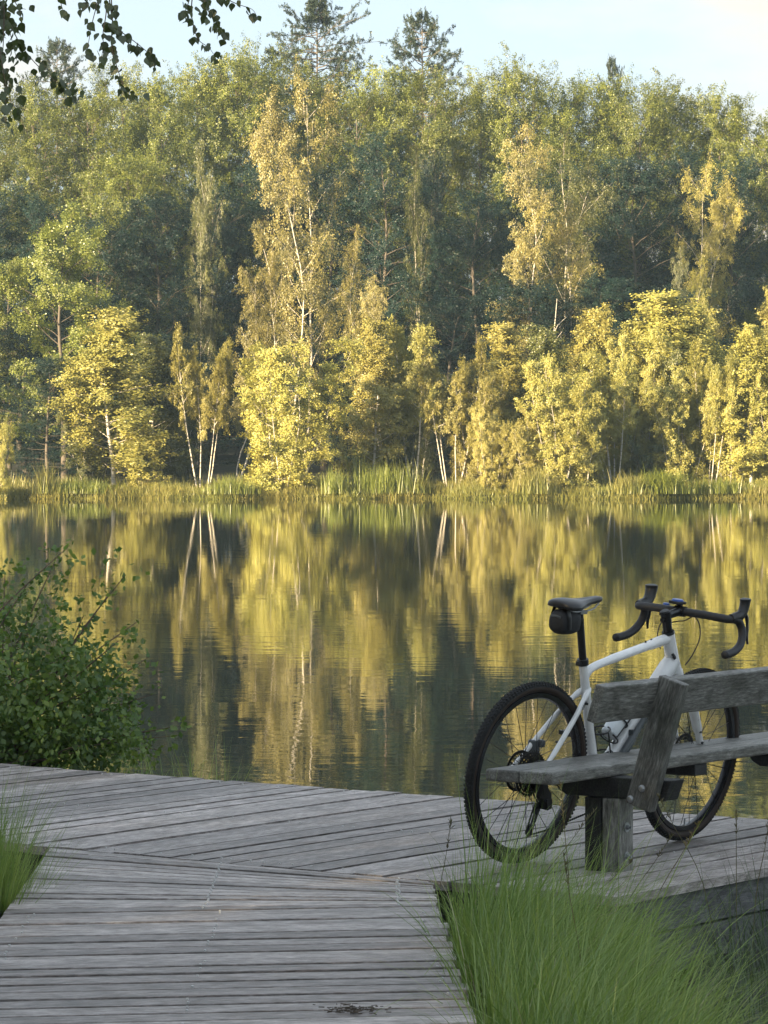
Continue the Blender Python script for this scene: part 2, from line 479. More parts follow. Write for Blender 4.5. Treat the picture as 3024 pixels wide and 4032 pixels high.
def water_mat():
    m, n, l = new_mat('lake_water')
    tc = n.new('ShaderNodeTexCoord')
    b = n.new('ShaderNodeBsdfPrincipled')
    b.inputs['Base Color'].default_value = (0.010, 0.014, 0.011, 1)
    b.inputs['Roughness'].default_value = 0.013
    b.inputs['IOR'].default_value = 1.333
    b.inputs['Specular IOR Level'].default_value = 0.5
    h = None
    for sc, amp, loc in (((1.0, 1.6, 1), 1.0, 0), ((2.6, 4.6, 1), 0.42, 13), ((8, 12, 1), 0.12, 31)):
        mp = n.new('ShaderNodeMapping'); mp.inputs['Scale'].default_value = sc; mp.inputs['Location'].default_value = (loc, loc, 0); mp.inputs['Rotation'].default_value = (0, 0, R(loc * 0.7))
        l.new(tc.outputs['Object'], mp.inputs[0])
        z = n.new('ShaderNodeTexNoise'); z.inputs['Scale'].default_value = 1.0; z.inputs['Detail'].default_value = 2
        l.new(mp.outputs[0], z.inputs['Vector'])
        mu = n.new('ShaderNodeMath'); mu.operation = 'MULTIPLY'; mu.inputs[1].default_value = amp
        l.new(z.outputs[0], mu.inputs[0])
        if h is None: h = mu
        else:
            ad = n.new('ShaderNodeMath'); ad.operation = 'ADD'
            l.new(h.outputs[0], ad.inputs[0]); l.new(mu.outputs[0], ad.inputs[1]); h = ad
    # breeze patches: ripples differ over the lake
    mpp = n.new('ShaderNodeMapping'); mpp.inputs['Scale'].default_value = (0.05, 0.10, 1)
    l.new(tc.outputs['Object'], mpp.inputs[0])
    zp = n.new('ShaderNodeTexNoise'); zp.inputs['Scale'].default_value = 1.0; zp.inputs['Detail'].default_value = 3
    l.new(mpp.outputs[0], zp.inputs['Vector'])
    mr = n.new('ShaderNodeMapRange'); mr.inputs['From Min'].default_value = 0.35; mr.inputs['From Max'].default_value = 0.65; mr.inputs['To Min'].default_value = 0.5; mr.inputs['To Max'].default_value = 1.2
    l.new(zp.outputs[0], mr.inputs[0])
    hm = n.new('ShaderNodeMath'); hm.operation = 'MULTIPLY'
    l.new(h.outputs[0], hm.inputs[0]); l.new(mr.outputs[0], hm.inputs[1])
    bp = n.new('ShaderNodeBump'); bp.inputs['Strength'].default_value = 1.0; bp.inputs['Distance'].default_value = 0.0017
    l.new(hm.outputs[0], bp.inputs['Height']); l.new(bp.outputs[0], b.inputs['Normal'])
    o = n.new('ShaderNodeOutputMaterial'); l.new(b.outputs[0], o.inputs[0])
    return m
V, Q = grid(np.array([-900., -100, 0, 100, 900]), np.array([-3., 60, 140]), lambda X, Y: X * 0 + WATER)
tag(link('lake_water', np_mesh('lake_water', V, Q, mat=water_mat())), kind='structure')

# ------------------------------------------------------------------ boardwalk and platform, board by board
AA = np.array([math.cos(R(54)), math.sin(R(54))])     # boards of the platform run this way
NN = np.array([math.sin(R(54)), -math.cos(R(54))])
def an(a, n_, z=0.0):
    p = AA * a + NN * n_
    return Vector((p[0], p[1], z))
rng = random.Random(5)

def plank(P, parent, top, th=0.034, mat=None, name='plank'):
    """P: near-left, near-right, far-right, far-left in plan; local X runs along the board"""
    P = [Vector((p[0], p[1], 0)) for p in P]
    c = sum(P, Vector()) / 4
    ax = ((P[1] + P[2]) - (P[0] + P[3])).normalized()
    ang = math.atan2(ax.y, ax.x)
    Mi = Matrix.Rotation(-ang, 3, 'Z')
    L = [Mi @ (p - c) for p in P]
    ch = 0.002
    vs = []
    w = [Vector((0, 1, 0)), Vector((0, 1, 0)), Vector((0, -1, 0)), Vector((0, -1, 0))]
    for p in L: vs.append((p.x, p.y, -th))
    for p in L: vs.append((p.x, p.y, -ch))
    for p, s in zip(L, w): vs.append((p.x, p.y + s.y * ch, 0))
    fs = [(3, 2, 1, 0)] + [(8, 9, 10, 11)]
    for k in range(4):
        k2 = (k + 1) % 4
        fs.append((k, k2, 4 + k2, 4 + k)); fs.append((4 + k, 4 + k2, 8 + k2, 8 + k))
    me = bpy.data.meshes.new(name); me.from_pydata(vs, [], fs); me.materials.append(mat or M_deck); me.update()
    o = link(name, me, parent)
    o.location = (c.x, c.y, top)
    o.rotation_euler = (R(rng.uniform(-.5, .5)), R(rng.uniform(-.04, .04)), ang)
    return o

platform = tag(empty('platform'), kind='structure')
A0, A1 = 10.585, 13.14
nN = -6.68
PITCH = 0.146
for i in range(58):
    hi = nN - i * PITCH; lo = hi - PITCH + rng.uniform(0.013, 0.024)
    e1 = A1 + rng.uniform(-0.018, 0.02)
    e0 = A0 + 0.006
    plank([an(e0, hi)[:2], an(e1, hi)[:2], an(e1, lo)[:2], an(e0, lo)[:2]][::-1], platform, rng.uniform(-0.003, 0.002))
    if i == 0: pass
# timber under the platform
def beam(p0, p1, h, th, ztop, parent, mat, name):
    p0 = Vector(p0); p1 = Vector(p1)
    d = p1 - p0; L = d.length
    mb = MB(); mb.box((0, 0, 0), (L, th, h))
    o = mb.build(name, mat, parent, bevel=0.004)
    o.location = ((p0.x + p1.x) / 2, (p0.y + p1.y) / 2, ztop - h / 2)
    o.rotation_euler = (0, 0, math.atan2(d.y, d.x))
    return o
beam(an(A0 + 0.02, nN - 0.045), an(A1 - 0.02, nN - 0.045), 0.125, 0.045, -0.038, platform, M_beam, 'fascia_board')
beam(an(A0 + 0.02, nN - 0.05), an(A1 - 0.02, nN - 0.05), 0.15, 0.045, -0.172, platform, M_beam, 'fascia_board')
for a in (A0 + 0.08, (A0 + A1) / 2, A1 - 0.10):
    beam(an(a, nN - 0.09), an(a, -15), 0.15, 0.06, -0.038, platform, M_bench_dark, 'joist')
for a in (A0 + 0.3, A1 - 0.35):
    for n_ in (-6.85, -9.0, -11.2, -13.4):
        mb = MB(); mb.tube([(0, 0, -1.6), (0, 0, 0)], 0.06, 10)
        o = mb.build('pile', M_bench_dark, platform, smooth=True); o.location = an(a, n_, -0.19)

walk = tag(empty('walkway'), kind='structure')
def seam_y(x): return (A0 - AA[0] * x) / AA[1]
def xr(y): return 0.258 - 0.028 * (y - 9.8)
def xl(y): return -1.30 - 0.012 * (y - 12.4)
NF = 14
yl1, yr1 = (A0 + 0.588 * 1.32) / 0.809 - 0.004, seam_y(0.168)
yl0, yr0 = 12.06, 12.27
tl = np.linspace(0, 1, NF + 1)
for i in range(NF):
    g = rng.uniform(0.018, 0.028)
    la, lb = yl0 + (yl1 - yl0) * tl[i], yl0 + (yl1 - yl0) * tl[i + 1] - g
    ra, rb = yr0 + (yr1 - yr0) * tl[i], yr0 + (yr1 - yr0) * tl[i + 1] - g * 0.7
    ex = rng.uniform(-0.012, 0.012)
    plank([(xl(la), la), (xr(ra) + ex, ra), (xr(rb) + ex, rb), (xl(lb), lb)], walk, rng.uniform(-0.003, 0.002))
yl, yr = yl0, yr0
screws = MB()
def screw(x, y):
    n = 6
    vs = [(x + 0.004 * math.cos(2 * math.pi * k / n), y + 0.004 * math.sin(2 * math.pi * k / n), 0.0045) for k in range(n)]
    vb = [(v[0], v[1], -0.006) for v in vs]
    screws.add(vs + vb, [tuple(range(n))] + [(k, (k + 1) % n, n + (k + 1) % n, n + k)[::-1] for k in range(n)])
wide = 0
while yl > 6.0:
    p = PITCH + rng.uniform(-0.004, 0.004); g = rng.uniform(0.018, 0.034)
    if rng.random() < 0.10: g += 0.010
    a0, a1 = yl - p + g, yl
    b0, b1 = yr - p + g, yr
    ex = rng.uniform(-0.012, 0.012)
    plank([(xl(a0), a0), (xr(b0) + ex, b0), (xr(b1) + ex, b1), (xl(a1), a1)], walk, rng.uniform(-0.003, 0.002))
    for xx in (xr(yr) - 0.06, -0.56, xl(yl) + 0.10):
        t = (xx - xl(yl)) / (xr(yr) - xl(yl))
        for q in (0.3, 0.72):
            if rng.random() < 0.5:
                screw(xx + rng.uniform(-0.008, 0.008), (yl - p * q) * (1 - t) + (yr - p * q) * t)
    yl -= p; yr -= p
for i in range(NF):
    for xx, t in ((-0.62, 0.49), (0.05, 0.92)):
        for q in (0.3, 0.7):
            yy = yl0 + (yl1 - yl0) * (i + q) / NF * 1.0
            y2 = yr0 + (yr1 - yr0) * (i + q) / NF
            screw(xx + rng.uniform(-0.006, 0.006), yy * (1 - t) + y2 * t)
for i in range(40):
    for a in (A0 + 0.09, (A0 + A1) / 2, A1 - 0.1):
        for q in (0.3, 0.7):
            if rng.random() < 0.7:
                p = an(a + rng.uniform(-0.01, 0.01), nN - (i + q) * PITCH); screw(p.x, p.y)
sc = screws.build('screw_heads', M_screw, walk); sc['kind'] = 'stuff'
for fx in (0.06, 0.5, 0.93):
    x0 = -1.40 + fx * 1.62
    beam((x0 + 0.1, 6.0, 0), (x0 - 0.09, 12.9 - (0 if fx > .4 else -0.5), 0), 0.13, 0.06, -0.04, walk, M_bench_dark, 'joist')
# a little heap of dry leaf litter on the boards
deb = MB()
for i in range(130):
    r = abs(rng.gauss(0, 0.07)); a = rng.uniform(0, 6.28)
    c = px(1400 + rng.gauss(0, 60), 3985, 9.98); c.y += rng.gauss(0, 0.04); c.z = 0.004 + rng.uniform(0, 0.006)
    Mx = Matrix.Rotation(rng.uniform(0, 6.28), 3, 'Z') @ Matrix.Rotation(rng.uniform(-.5, .5), 3, 'X')
    deb.box(c, (rng.uniform(.006, .02), rng.uniform(.002, .005), .0015), Mx)
tag(deb.build('leaf_litter', principled('litter', (0.05, 0.035, 0.022), 0.8)), 'small dark patch of dry leaf litter on the walkway boards', 'leaf litter', kind='stuff')

# ------------------------------------------------------------------ bench
bench = tag(empty('bench', an(10.8, -7.12)), 'weathered timber park bench with slanted backrest on the platform edge', 'bench')
def bobj(mb, name, mat, A, N, z, parent=None, bevel=0.006, rot=0.0, grain='a'):
    """place a piece given in local axes x = along bench, y = across (towards the water), z = up"""
    o = mb.build(name, mat, parent or bench, bevel=bevel)
    q = an(A, N) - Vector(bench.location)
    o.location = (q.x, q.y, z)
    o.rotation_euler = (0, 0, R(54) + rot)
    return o
BL = 2.28
mb = MB(); mb.box((BL / 2, 0, 0), (BL, 0.146, 0.045)); bobj(mb, 'seat_board', M_bench, 10.80, -7.163, 0.3775, bevel=0.008)
mb = MB(); mb.box((BL / 2 , 0, 0), (BL, 0.146, 0.045)); bobj(mb, 'seat_board', M_bench, 10.806, -7.317, 0.3765, bevel=0.008)
LEAN = R(17)
def leaned_box(size, lean):
    """box whose height axis leans back (towards local -y)"""
    m = MB(); Mx = Matrix.Rotation(lean, 3, 'X'); m.box((0, 0, 0), size, Mx); return m
mb = MB(); Mx = Matrix.Rotation(LEAN, 3, 'X'); mb.box((BL / 2, 0, 0), (BL, 0.040, 0.142), Mx)
bobj(mb, 'backrest_board', M_bench, 10.78, -6.892, 0.662, bevel=0.006)
for k, A in enumerate((11.2, 12.65)):
    # post of two timbers
    mb = MB(); mb.box((0, 0, 0), (0.275 + 0.3, 0.10, 0.076)); o = bobj(mb, 'post', M_bench, A + 0.05, -7.091, (0.275 - 0.3) / 2, bevel=0.005); o.rotation_euler = (0, R(-90), R(54)); o.rotation_mode = 'XYZ'
    o.matrix_basis = Matrix.Translation(o.location) @ Matrix.Rotation(R(54), 4, 'Z') @ Matrix(((0, 1, 0, 0), (0, 0, 1, 0), (1, 0, 0, 0), (0, 0, 0, 1)))
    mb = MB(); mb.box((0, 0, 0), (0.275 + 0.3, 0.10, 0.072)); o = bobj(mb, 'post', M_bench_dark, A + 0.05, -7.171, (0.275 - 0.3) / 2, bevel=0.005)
    o.matrix_basis = Matrix.Translation(o.location) @ Matrix.Rotation(R(54), 4, 'Z') @ Matrix(((0, 1, 0, 0), (0, 0, 1, 0), (1, 0, 0, 0), (0, 0, 0, 1)))
    # cross beam with chamfered front
    mb = MB()
    prof = [(-0.27, 0.0), (0.235, 0.0), (0.255, -0.02), (0.225, -0.060), (0.19, -0.078), (-0.24, -0.078)]
    f = [Vector((-0.05, y, z)) for y, z in prof]; b = [Vector((0.05, y, z)) for y, z in prof]
    mb.loft([f, b])
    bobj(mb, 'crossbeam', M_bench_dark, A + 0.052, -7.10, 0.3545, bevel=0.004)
    # slanted backrest support
    mb = MB(); Mx = Matrix.Rotation(LEAN, 3, 'X')
    mb.box((0, 0, 0), (0.50, 0.045, 0.112), Matrix.Identity(3))
    o = bobj(mb, 'backrest_support', M_bench, A - 0.0235, -6.873, 0.492, bevel=0.005)
    L4 = Matrix(((0, 1, 0, 0), (0, 0, 1, 0), (1, 0, 0, 0), (0, 0, 0, 1)))   # local x -> up, y -> along, z -> across
    o.matrix_basis = Matrix.Translation(o.location) @ Matrix.Rotation(R(54), 4, 'Z') @ Matrix.Rotation(LEAN, 4, 'X') @ L4
    for (dn, z) in ((-6.925, 0.325), (-6.975, 0.283)):
        mb = MB(); mb.lathe([(0.0, 0.010), (0.008, 0.009), (0.0135, 0.004), (0.0145, 0.0)], Matrix.Rotation(R(-90), 3, 'Y'), 12)
        bobj(mb, 'bolt_head', M_steel, A - 0.0465, dn, z, bevel=0)
    for z in (0.165, 0.055):
        mb = MB(); Mn = Matrix.Rotation(R(90), 3, 'X')
        mb.lathe([(0.0, 0.003), (0.019, 0.003), (0.019, 0.0)], Mn, 14)
        mb.lathe([(0.0, 0.013), (0.010, 0.013), (0.010, 0.002)], Mn, 6)
        mb.lathe([(0.0, 0.022), (0.005, 0.022), (0.005, 0.012)], Mn, 8)
        bobj(mb, 'bolt_and_nut', M_steel, A + 0.05, -7.0525, z, bevel=0)
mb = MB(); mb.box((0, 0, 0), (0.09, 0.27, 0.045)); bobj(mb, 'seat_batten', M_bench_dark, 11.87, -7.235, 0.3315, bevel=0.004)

# ------------------------------------------------------------------ bicycle
TH, PHI = R(48.5), R(8)
ev = Vector((math.cos(TH), math.sin(TH), 0)); tv = Vector((math.sin(TH), -math.cos(TH), 0))
upv = tv * math.sin(PHI) + Vector((0, 0, math.cos(PHI)))
lv = (upv.cross(ev)).normalized()
G = Vector((0.540, 13.43, 0.349)) - upv * 0.35
G.z += 0.003
bike_M = Matrix(((ev.x, lv.x, upv.x, G.x), (ev.y, lv.y, upv.y, G.y), (ev.z, lv.z, upv.z, G.z), (0, 0, 0, 1)))
bike = empty('bicycle'); bike.matrix_world = bike_M
tag(bike, 'white gravel bicycle with drop handlebar leaning against the bench front', 'bicycle')
def B(s, t, z): return Vector((s, -t, z))
HTb, HTt = B(0.862, 0, 0.700), B(0.798, 0, 0.852)
sax = (HTt - HTb).normalized()
STEER = Matrix.Rotation(R(5.5), 3, sax)
def S(s, t, z): return HTb + STEER @ (B(s, t, z) - HTb)
BBp = B(0.432, 0, 0.278)
mb = MB()
mb.tube(catmull([BBp, B(0.36, 0, 0.49), B(0.305, 0, 0.66), B(0.271, 0, 0.762)], 4), [0.021] * 4 + [0.0185] * 5 + [0.0175] * 4, 14)
mb.tube(catmull([B(0.292, 0, 0.690), B(0.318, 0, 0.732), B(0.42, 0, 0.760), B(0.62, 0, 0.799), B(0.80, 0, 0.834)], 5), [(0.015, 0.016)] * 4 + [(0.0155, 0.0175)] * 7 + [(0.017, 0.0195)] * 6 + [(0.021, 0.021)] * 4, 14, flat=(0, 0, 1))
mb.tube(catmull([BBp, B(0.60, 0, 0.470), B(0.76, 0, 0.652), B(0.845, 0, 0.745)], 5), [0.031] * 6 + [0.034] * 4 + [0.037] * 4 + [0.034] * 2, 16)
mb.tube([HTb, (HTb * 0.75 + HTt * 0.25), (HTb + HTt) / 2, HTt], [0.033, 0.029, 0.027, 0.0245], 16)
mb.lathe([(0.0, -0.044), (0.026, -0.044), (0.03, -0.03), (0.03, 0.03), (0.026, 0.044), (0, 0.044)], Matrix.Translation(BBp) @ Matrix.Rotation(R(90), 4, 'X'), 16)
for s in (-1, 1):
    mb.tube(catmull([B(0.318, 0.004 * s, 0.655), B(0.285, 0.022 * s, 0.635), B(0.20, 0.045 * s, 0.555), B(0.075, 0.062 * s, 0.43), B(0.004, 0.066 * s, 0.366)], 5), [(0.012, 0.014)] * 6 + [0.0105] * 10 + [0.009] * 5, 10)
    mb.tube(catmull([B(0.40, 0.03 * s, 0.285), B(0.30, 0.042 * s, 0.298), B(0.12, 0.062 * s, 0.335), B(0.0, 0.067 * s, 0.35)], 5), [0.013] * 8 + [0.010] * 8, 10)
    mb.tube([B(0.0, 0.060 * s, 0.35), B(0.0, 0.072 * s, 0.35)], 0.017, 12)
frame = mb.build('frame', M_white, bike, smooth=True)
mb = MB()
for p, r in ((B(0.655, 0, 0.826), 0.004), (B(0.69, 0, 0.832), 0.004)):
    mb.tube([p - B(0, 0, 0.008), p + B(0, 0, 0.004)], r, 8)
mb.build('frame_bolts', M_black, frame)['kind'] = 'stuff'
mb = MB()
for q in ((0.262, 0.052, 0.610), (0.11, 0.0595, 0.47)):
    mb.tube([B(q[0], q[1] - 0.02, q[2]), B(q[0], q[1], q[2])], 0.005, 8)
mb.tube([B(0.815, 0.024, 0.765), B(0.82, 0.0325, 0.755)], (0.006), 10)
mb.tube([B(0.809, 0.022, 0.775), B(0.815, 0.0325, 0.762)], (0.006), 10)
mb.build('cable_ports', M_black, frame)['kind'] = 'stuff'
ft = bpy.data.curves.new('lettering', 'FONT'); ft.body = 'GRIZL'; ft.size = 0.017; ft.align_x = 'CENTER'; ft.align_y = 'CENTER'; ft.extrude = 0.0004
ft.materials.append(M_black)
tmp_ = link('lettering', ft, frame); dg_ = bpy.context.evaluated_depsgraph_get(); lme = bpy.data.meshes.new_from_object(tmp_.evaluated_get(dg_)); bpy.data.objects.remove(tmp_); lt = link('lettering', lme, frame)
sd = (B(0.285, 0.026, 0.645) - B(0.225, 0.042, 0.585)).normalized()
nrm = B(0, 1, 0); nrm = (nrm - sd * nrm.dot(sd)).normalized()
up2 = nrm.cross(sd)
pc = B(0.248, 0.036, 0.604) + nrm * 0.0125
lt.matrix_local = Matrix(((sd.x, up2.x, nrm.x, pc.x), (sd.y, up2.y, nrm.y, pc.y), (sd.z, up2.z, nrm.z, pc.z), (0, 0, 0, 1)))
# fork (turned a little with the bars)
AXF = B(1.043, 0, 0.35)
mb = MB()
crown = []
mb.tube([S(0.868, 0, 0.698) + sax * 0.004, S(0.880, 0, 0.668), S(0.897, 0, 0.64)], [0.033, 0.036, 0.028], 16)
for s in (-1, 1):
    mb.tube(catmull([S(0.878, 0.015 * s, 0.672), S(0.905, 0.047 * s, 0.63), S(0.955, 0.054 * s, 0.53), S(1.005, 0.056 * s, 0.43), S(1.043, 0.058 * s, 0.35)], 5), [(0.020, 0.024)] * 6 + [(0.015, 0.021)] * 8 + [(0.011, 0.015)] * 7, 12, flat=(1, 0, 0))
fork = mb.build('fork', M_white, bike, smooth=True)
mb = MB()
for q in ((0.966, 0.508), (0.99, 0.455), (1.012, 0.41)):
    mb.tube([S(q[0], 0.055, q[1]), S(q[0], 0.0725, q[1])], 0.0055, 8)
mb.build('fork_bolts', M_black, fork)['kind'] = 'stuff'

def wheel(center, rot, rear):
    """a wheel in its own frame: local X/Z in the wheel plane, Y its axle"""
    mb = MB()
    RX = Matrix.Rotation(R(90), 3, 'X')
    mb.lathe([(0.288, -0.008), (0.291, -0.0135), (0.309, -0.0145), (0.311, -0.011), (0.311, 0.011), (0.309, 0.0145), (0.291, 0.0135), (0.288, 0.008)], RX, 72, closed=True)
    w = mb.build('wheel', M_rim, bike, smooth=True)
    w.matrix_local = Matrix.Translation(center) @ rot.to_4x4()
    w.rotation_mode = 'XYZ'
    mb = MB()
    n = 14; prof = []
    for k in range(n):
        a = 2 * math.pi * k / n
        prof.append((0.3285 + 0.0205 * math.cos(a), 0.0195 * math.sin(a)))
    N = 96
    vs = []
    for (r, h) in prof:
        for k in range(N):
            a = 2 * math.pi * k / N
            vs.append((r * math.cos(a), h, r * math.sin(a)))
    for i in range(n):
        a = 2 * math.pi * (i + 0.5) / n
        a = min(a, 2 * math.pi - a)
        fs = [(i * N + k, i * N + (k + 1) % N, ((i + 1) % n) * N + (k + 1) % N, ((i + 1) % n) * N + k) for k in range(N)]
        mb.add([], [], 0)
        base = len(mb.v) if i == 0 else 0
        if i == 0: mb.v += vs
        mb.f += fs; mb.mi += [0 if a < 1.15 else 1] * len(fs)
    for k in range(132):
        a = 2 * math.pi * k / 132
        for (off, rr, sx, sy) in ((0.0, 0.3485, 0.006, 0.010), (0.0105, 0.3462, 0.006, 0.006), (-0.0105, 0.3462, 0.006, 0.006), (0.0165, 0.340, 0.006, 0.005), (-0.0165, 0.340, 0.006, 0.005)):
            aa = a + (0.024 if abs(off) > 0.005 else 0)
            Mx = Matrix.Rotation(-aa, 3, 'Y')
            mb.box(Mx @ Vector((rr, off, 0)), (0.006, sy, sx), Mx)
    mb.build('tyre', [M_rubber, M_sidewall], w)
    mb = MB()
    if rear:
        mb.lathe([(0, -0.05), (0.012, -0.05), (0.012, -0.034), (0.026, -0.033), (0.026, -0.028), (0.014, -0.024), (0.014, 0.02), (0.024, 0.022), (0.024, 0.027), (0.012, 0.03), (0.012, 0.06), (0, 0.06)], RX, 18)
    else:
        mb.lathe([(0, -0.05), (0.01, -0.05), (0.01, -0.034), (0.026, -0.033), (0.026, -0.028), (0.013, -0.024), (0.013, 0.022), (0.022, 0.024), (0.022, 0.03), (0.01, 0.032), (0.01, 0.05), (0, 0.05)], RX, 18)
    mb.build('hub', M_blackmetal, w, smooth=True)
    sp = {}
    for side in (1, -1):
        m2 = MB()
        m2.tube([(0.0, 0, 0), (0.287, -0.028 * side, 0)], 0.0014, 5)
        sp[side] = m2.mesh('spoke', M_blackmetal)
    for k in range(28):
        side = 1 if k % 2 == 0 else -1
        a = 2 * math.pi * (k + 0.25) / 28
        o = link('spoke', sp[side], w)
        lead = (1 if (k // 2) % 2 else -1)
        h = Matrix.Rotation(a, 3, 'Y') @ Vector((0, 0.028 * side, 0))
        tang = Matrix.Rotation(a, 3, 'Y') @ Vector((0, 0, 1)) * 0.024 * lead
        rim_pt = Matrix.Rotation(a, 3, 'Y') @ Vector((0.288, 0, 0))
        p0 = h + tang
        d = rim_pt - p0
        # orient the shared spoke: its own line runs from origin to (0.287, -0.028*side, 0)
        src = Vector((0.287, -0.028 * side, 0)).normalized()
        q = src.rotation_difference(d.normalized())
        o.rotation_mode = 'QUATERNION'; o.rotation_quaternion = q
        o.location = p0
        o.scale = (d.length / src.length / math.hypot(0.287, 0.028),) * 3
    # brake disc on the far side
    mb = MB(); rr = 0.080
    y0 = 0.038 if True else 0
    mb.lathe([(rr - 0.012, y0 - 0.001), (rr, y0 - 0.001), (rr, y0 + 0.001), (rr - 0.012, y0 + 0.001)], RX @ Matrix.Scale(-1, 3, Vector((0, 0, 1))), 40, closed=True)
    for k in range(6):
        a = 2 * math.pi * k / 6
        mb.tube([Vector((0.018 * math.cos(a), y0, 0.018 * math.sin(a))), Vector((0.071 * math.cos(a + .5), y0, 0.071 * math.sin(a + .5)))], 0.0028, 5)
    for k in range(36):
        a = 2 * math.pi * k / 36
        mb.tube([Vector((0.055 * math.cos(a), y0, 0.055 * math.sin(a))), Vector((0.070 * math.cos(a + .14), y0, 0.070 * math.sin(a + .14)))], 0.0022, 4)
    mb.build('brake_disc', M_chain, w)
    if rear:
        mb = MB()
        for j, r_ in enumerate((0.088, 0.076, 0.066, 0.057, 0.049, 0.042, 0.036, 0.031, 0.027)):
            y1 = -0.018 - j * 0.0042
            nt = int(r_ * 2 * math.pi / 0.0127)
            mb.lathe([(r_ - 0.011, y1 - 0.0009), (r_ - 0.002, y1 - 0.0009), (r_ - 0.002, y1 + 0.0009), (r_ - 0.011, y1 + 0.0009)], RX @ Matrix.Scale(-1, 3, Vector((0, 0, 1))), 40, closed=True)
            for k in range(nt):
                Mx = Matrix.Rotation(-2 * math.pi * k / nt, 3, 'Y')
                mb.box(Mx @ Vector((r_, y1, 0)), (0.007, 0.0018, 0.005), Mx)
            for k in range(6):
                a = 2 * math.pi * k / 6 + j * .2
                mb.tube([Vector((0.016 * math.cos(a), y1, 0.016 * math.sin(a))), Vector(((r_ - .008) * math.cos(a + .3), y1, (r_ - .008) * math.sin(a + .3)))], 0.0028, 4)
        mb.build('cassette', M_chain, w)
    else:
        mb = MB(); mb.tube([(0.01, 0, -0.288), (0.01, 0, -0.262)], 0.0035, 8); mb.build('valve', M_steel, w)
    return w
wheel(B(0, 0, 0.35), Matrix.Identity(3), True)
wheel(AXF, Matrix.Rotation(R(5), 3, Vector((0, 0, 1))), False)
# drivetrain
mb = MB()
RX4 = Matrix.Rotation(R(90), 4, 'X')
cr_c = B(0.432, 0.046, 0.278)
mb.lathe([(0.070, -0.0015), (0.083, -0.0015), (0.083, 0.0015), (0.070, 0.0015)], Matrix.Translation(cr_c) @ RX4, 42, closed=True)
for k in range(42):
    Mx = Matrix.Rotation(2 * math.pi * k / 42, 3, 'Y'); mb.box(cr_c + Mx @ Vector((0.085, 0, 0)), (0.007, 0.002, 0.006), Mx)
for k in range(4):
    a = 2 * math.pi * k / 4 + .4
    mb.tube([cr_c, cr_c + Vector((0.074 * math.cos(a), 0, 0.074 * math.sin(a)))], 0.007, 6)
mb.build('chainring', M_blackmetal, bike)
for sgn, t0, name in ((1, 0.062, 'crank'), (-1, -0.062, 'crank')):
    mb = MB(); ca = R(-96)
    p1 = B(0.432 + sgn * 0.17 * math.cos(ca), t0 + .012 * sgn, 0.278 - 0 + sgn * 0.17 * math.sin(ca))
    mb.tube([B(0.432, t0 - .02 * sgn, 0.278), B(0.432, t0 + .004 * sgn, 0.278)], 0.016, 10)
    mb.tube([B(0.432, t0, 0.278), p1], [(0.014, 0.008), (0.010, 0.007)], 8, flat=(0, 1, 0))
    c = mb.build(name, M_blackmetal, bike)
    mb = MB(); pc_ = p1 - Vector((0, sgn * 0.06, 0))
    mb.tube([p1, p1 - Vector((0, sgn * 0.105, 0))], 0.006, 8)
    for dx in (-0.045, 0.045): mb.box(pc_ + Vector((dx, 0, 0)), (0.010, 0.09, 0.016))
    for dy in (-0.042, 0, 0.042): mb.box(pc_ + Vector((0, dy, 0)), (0.08, 0.008, 0.014))
    for dx in (-0.045, 0.045):
        for dy in (-.03, 0, .03): mb.tube([pc_ + Vector((dx, dy, -.012)), pc_ + Vector((dx, dy, .012))], 0.002, 5)
    mb.build('pedal', M_black, c)
jock_u, jock_l = B(0.022, 0.05, 0.222), B(-0.008, 0.05, 0.138)
mb = MB()
mb.loft([[B(s, t, z) for s, z in ((0.0, 0.325), (0.028, 0.33), (0.045, 0.295), (0.062, 0.285), (0.068, 0.245), (0.04, 0.235), (0.018, 0.262))] for t in (0.045, 0.083)])
mb.loft([[B(s, t, z) for s, z in ((0.03, 0.262), (0.064, 0.262), (0.07, 0.225), (0.042, 0.218))] for t in (0.05, 0.088)])
for t in (0.044, 0.056):
    mb.tube([jock_u + B(0.012, t - .05, 0.012), jock_l + B(0.008, t - .05, 0)], [(0.009, 0.002), (0.007, 0.002)], 6, flat=(1, 0, 0))
    mb.tube([jock_u + B(-0.010, t - .05, 0.0), jock_l + B(-0.008, t - .05, 0)], [(0.005, 0.002), (0.006, 0.002)], 6, flat=(1, 0, 0))
der = mb.build('rear_derailleur', M_blackmetal, bike, bevel=0.003)
for c in (jock_u, jock_l):
    mb = MB(); mb.lathe([(0.006, -0.003), (0.020, -0.003), (0.020, 0.003), (0.006, 0.003)], Matrix.Translation(c) @ RX4, 16, closed=True)
    for k in range(12):
        Mx = Matrix.Rotation(2 * math.pi * k / 12, 3, 'Y'); mb.box(c + Mx @ Vector((0.021, 0, 0)), (0.006, 0.003, 0.005), Mx)
    mb.build('pulley_wheel', M_black, der)
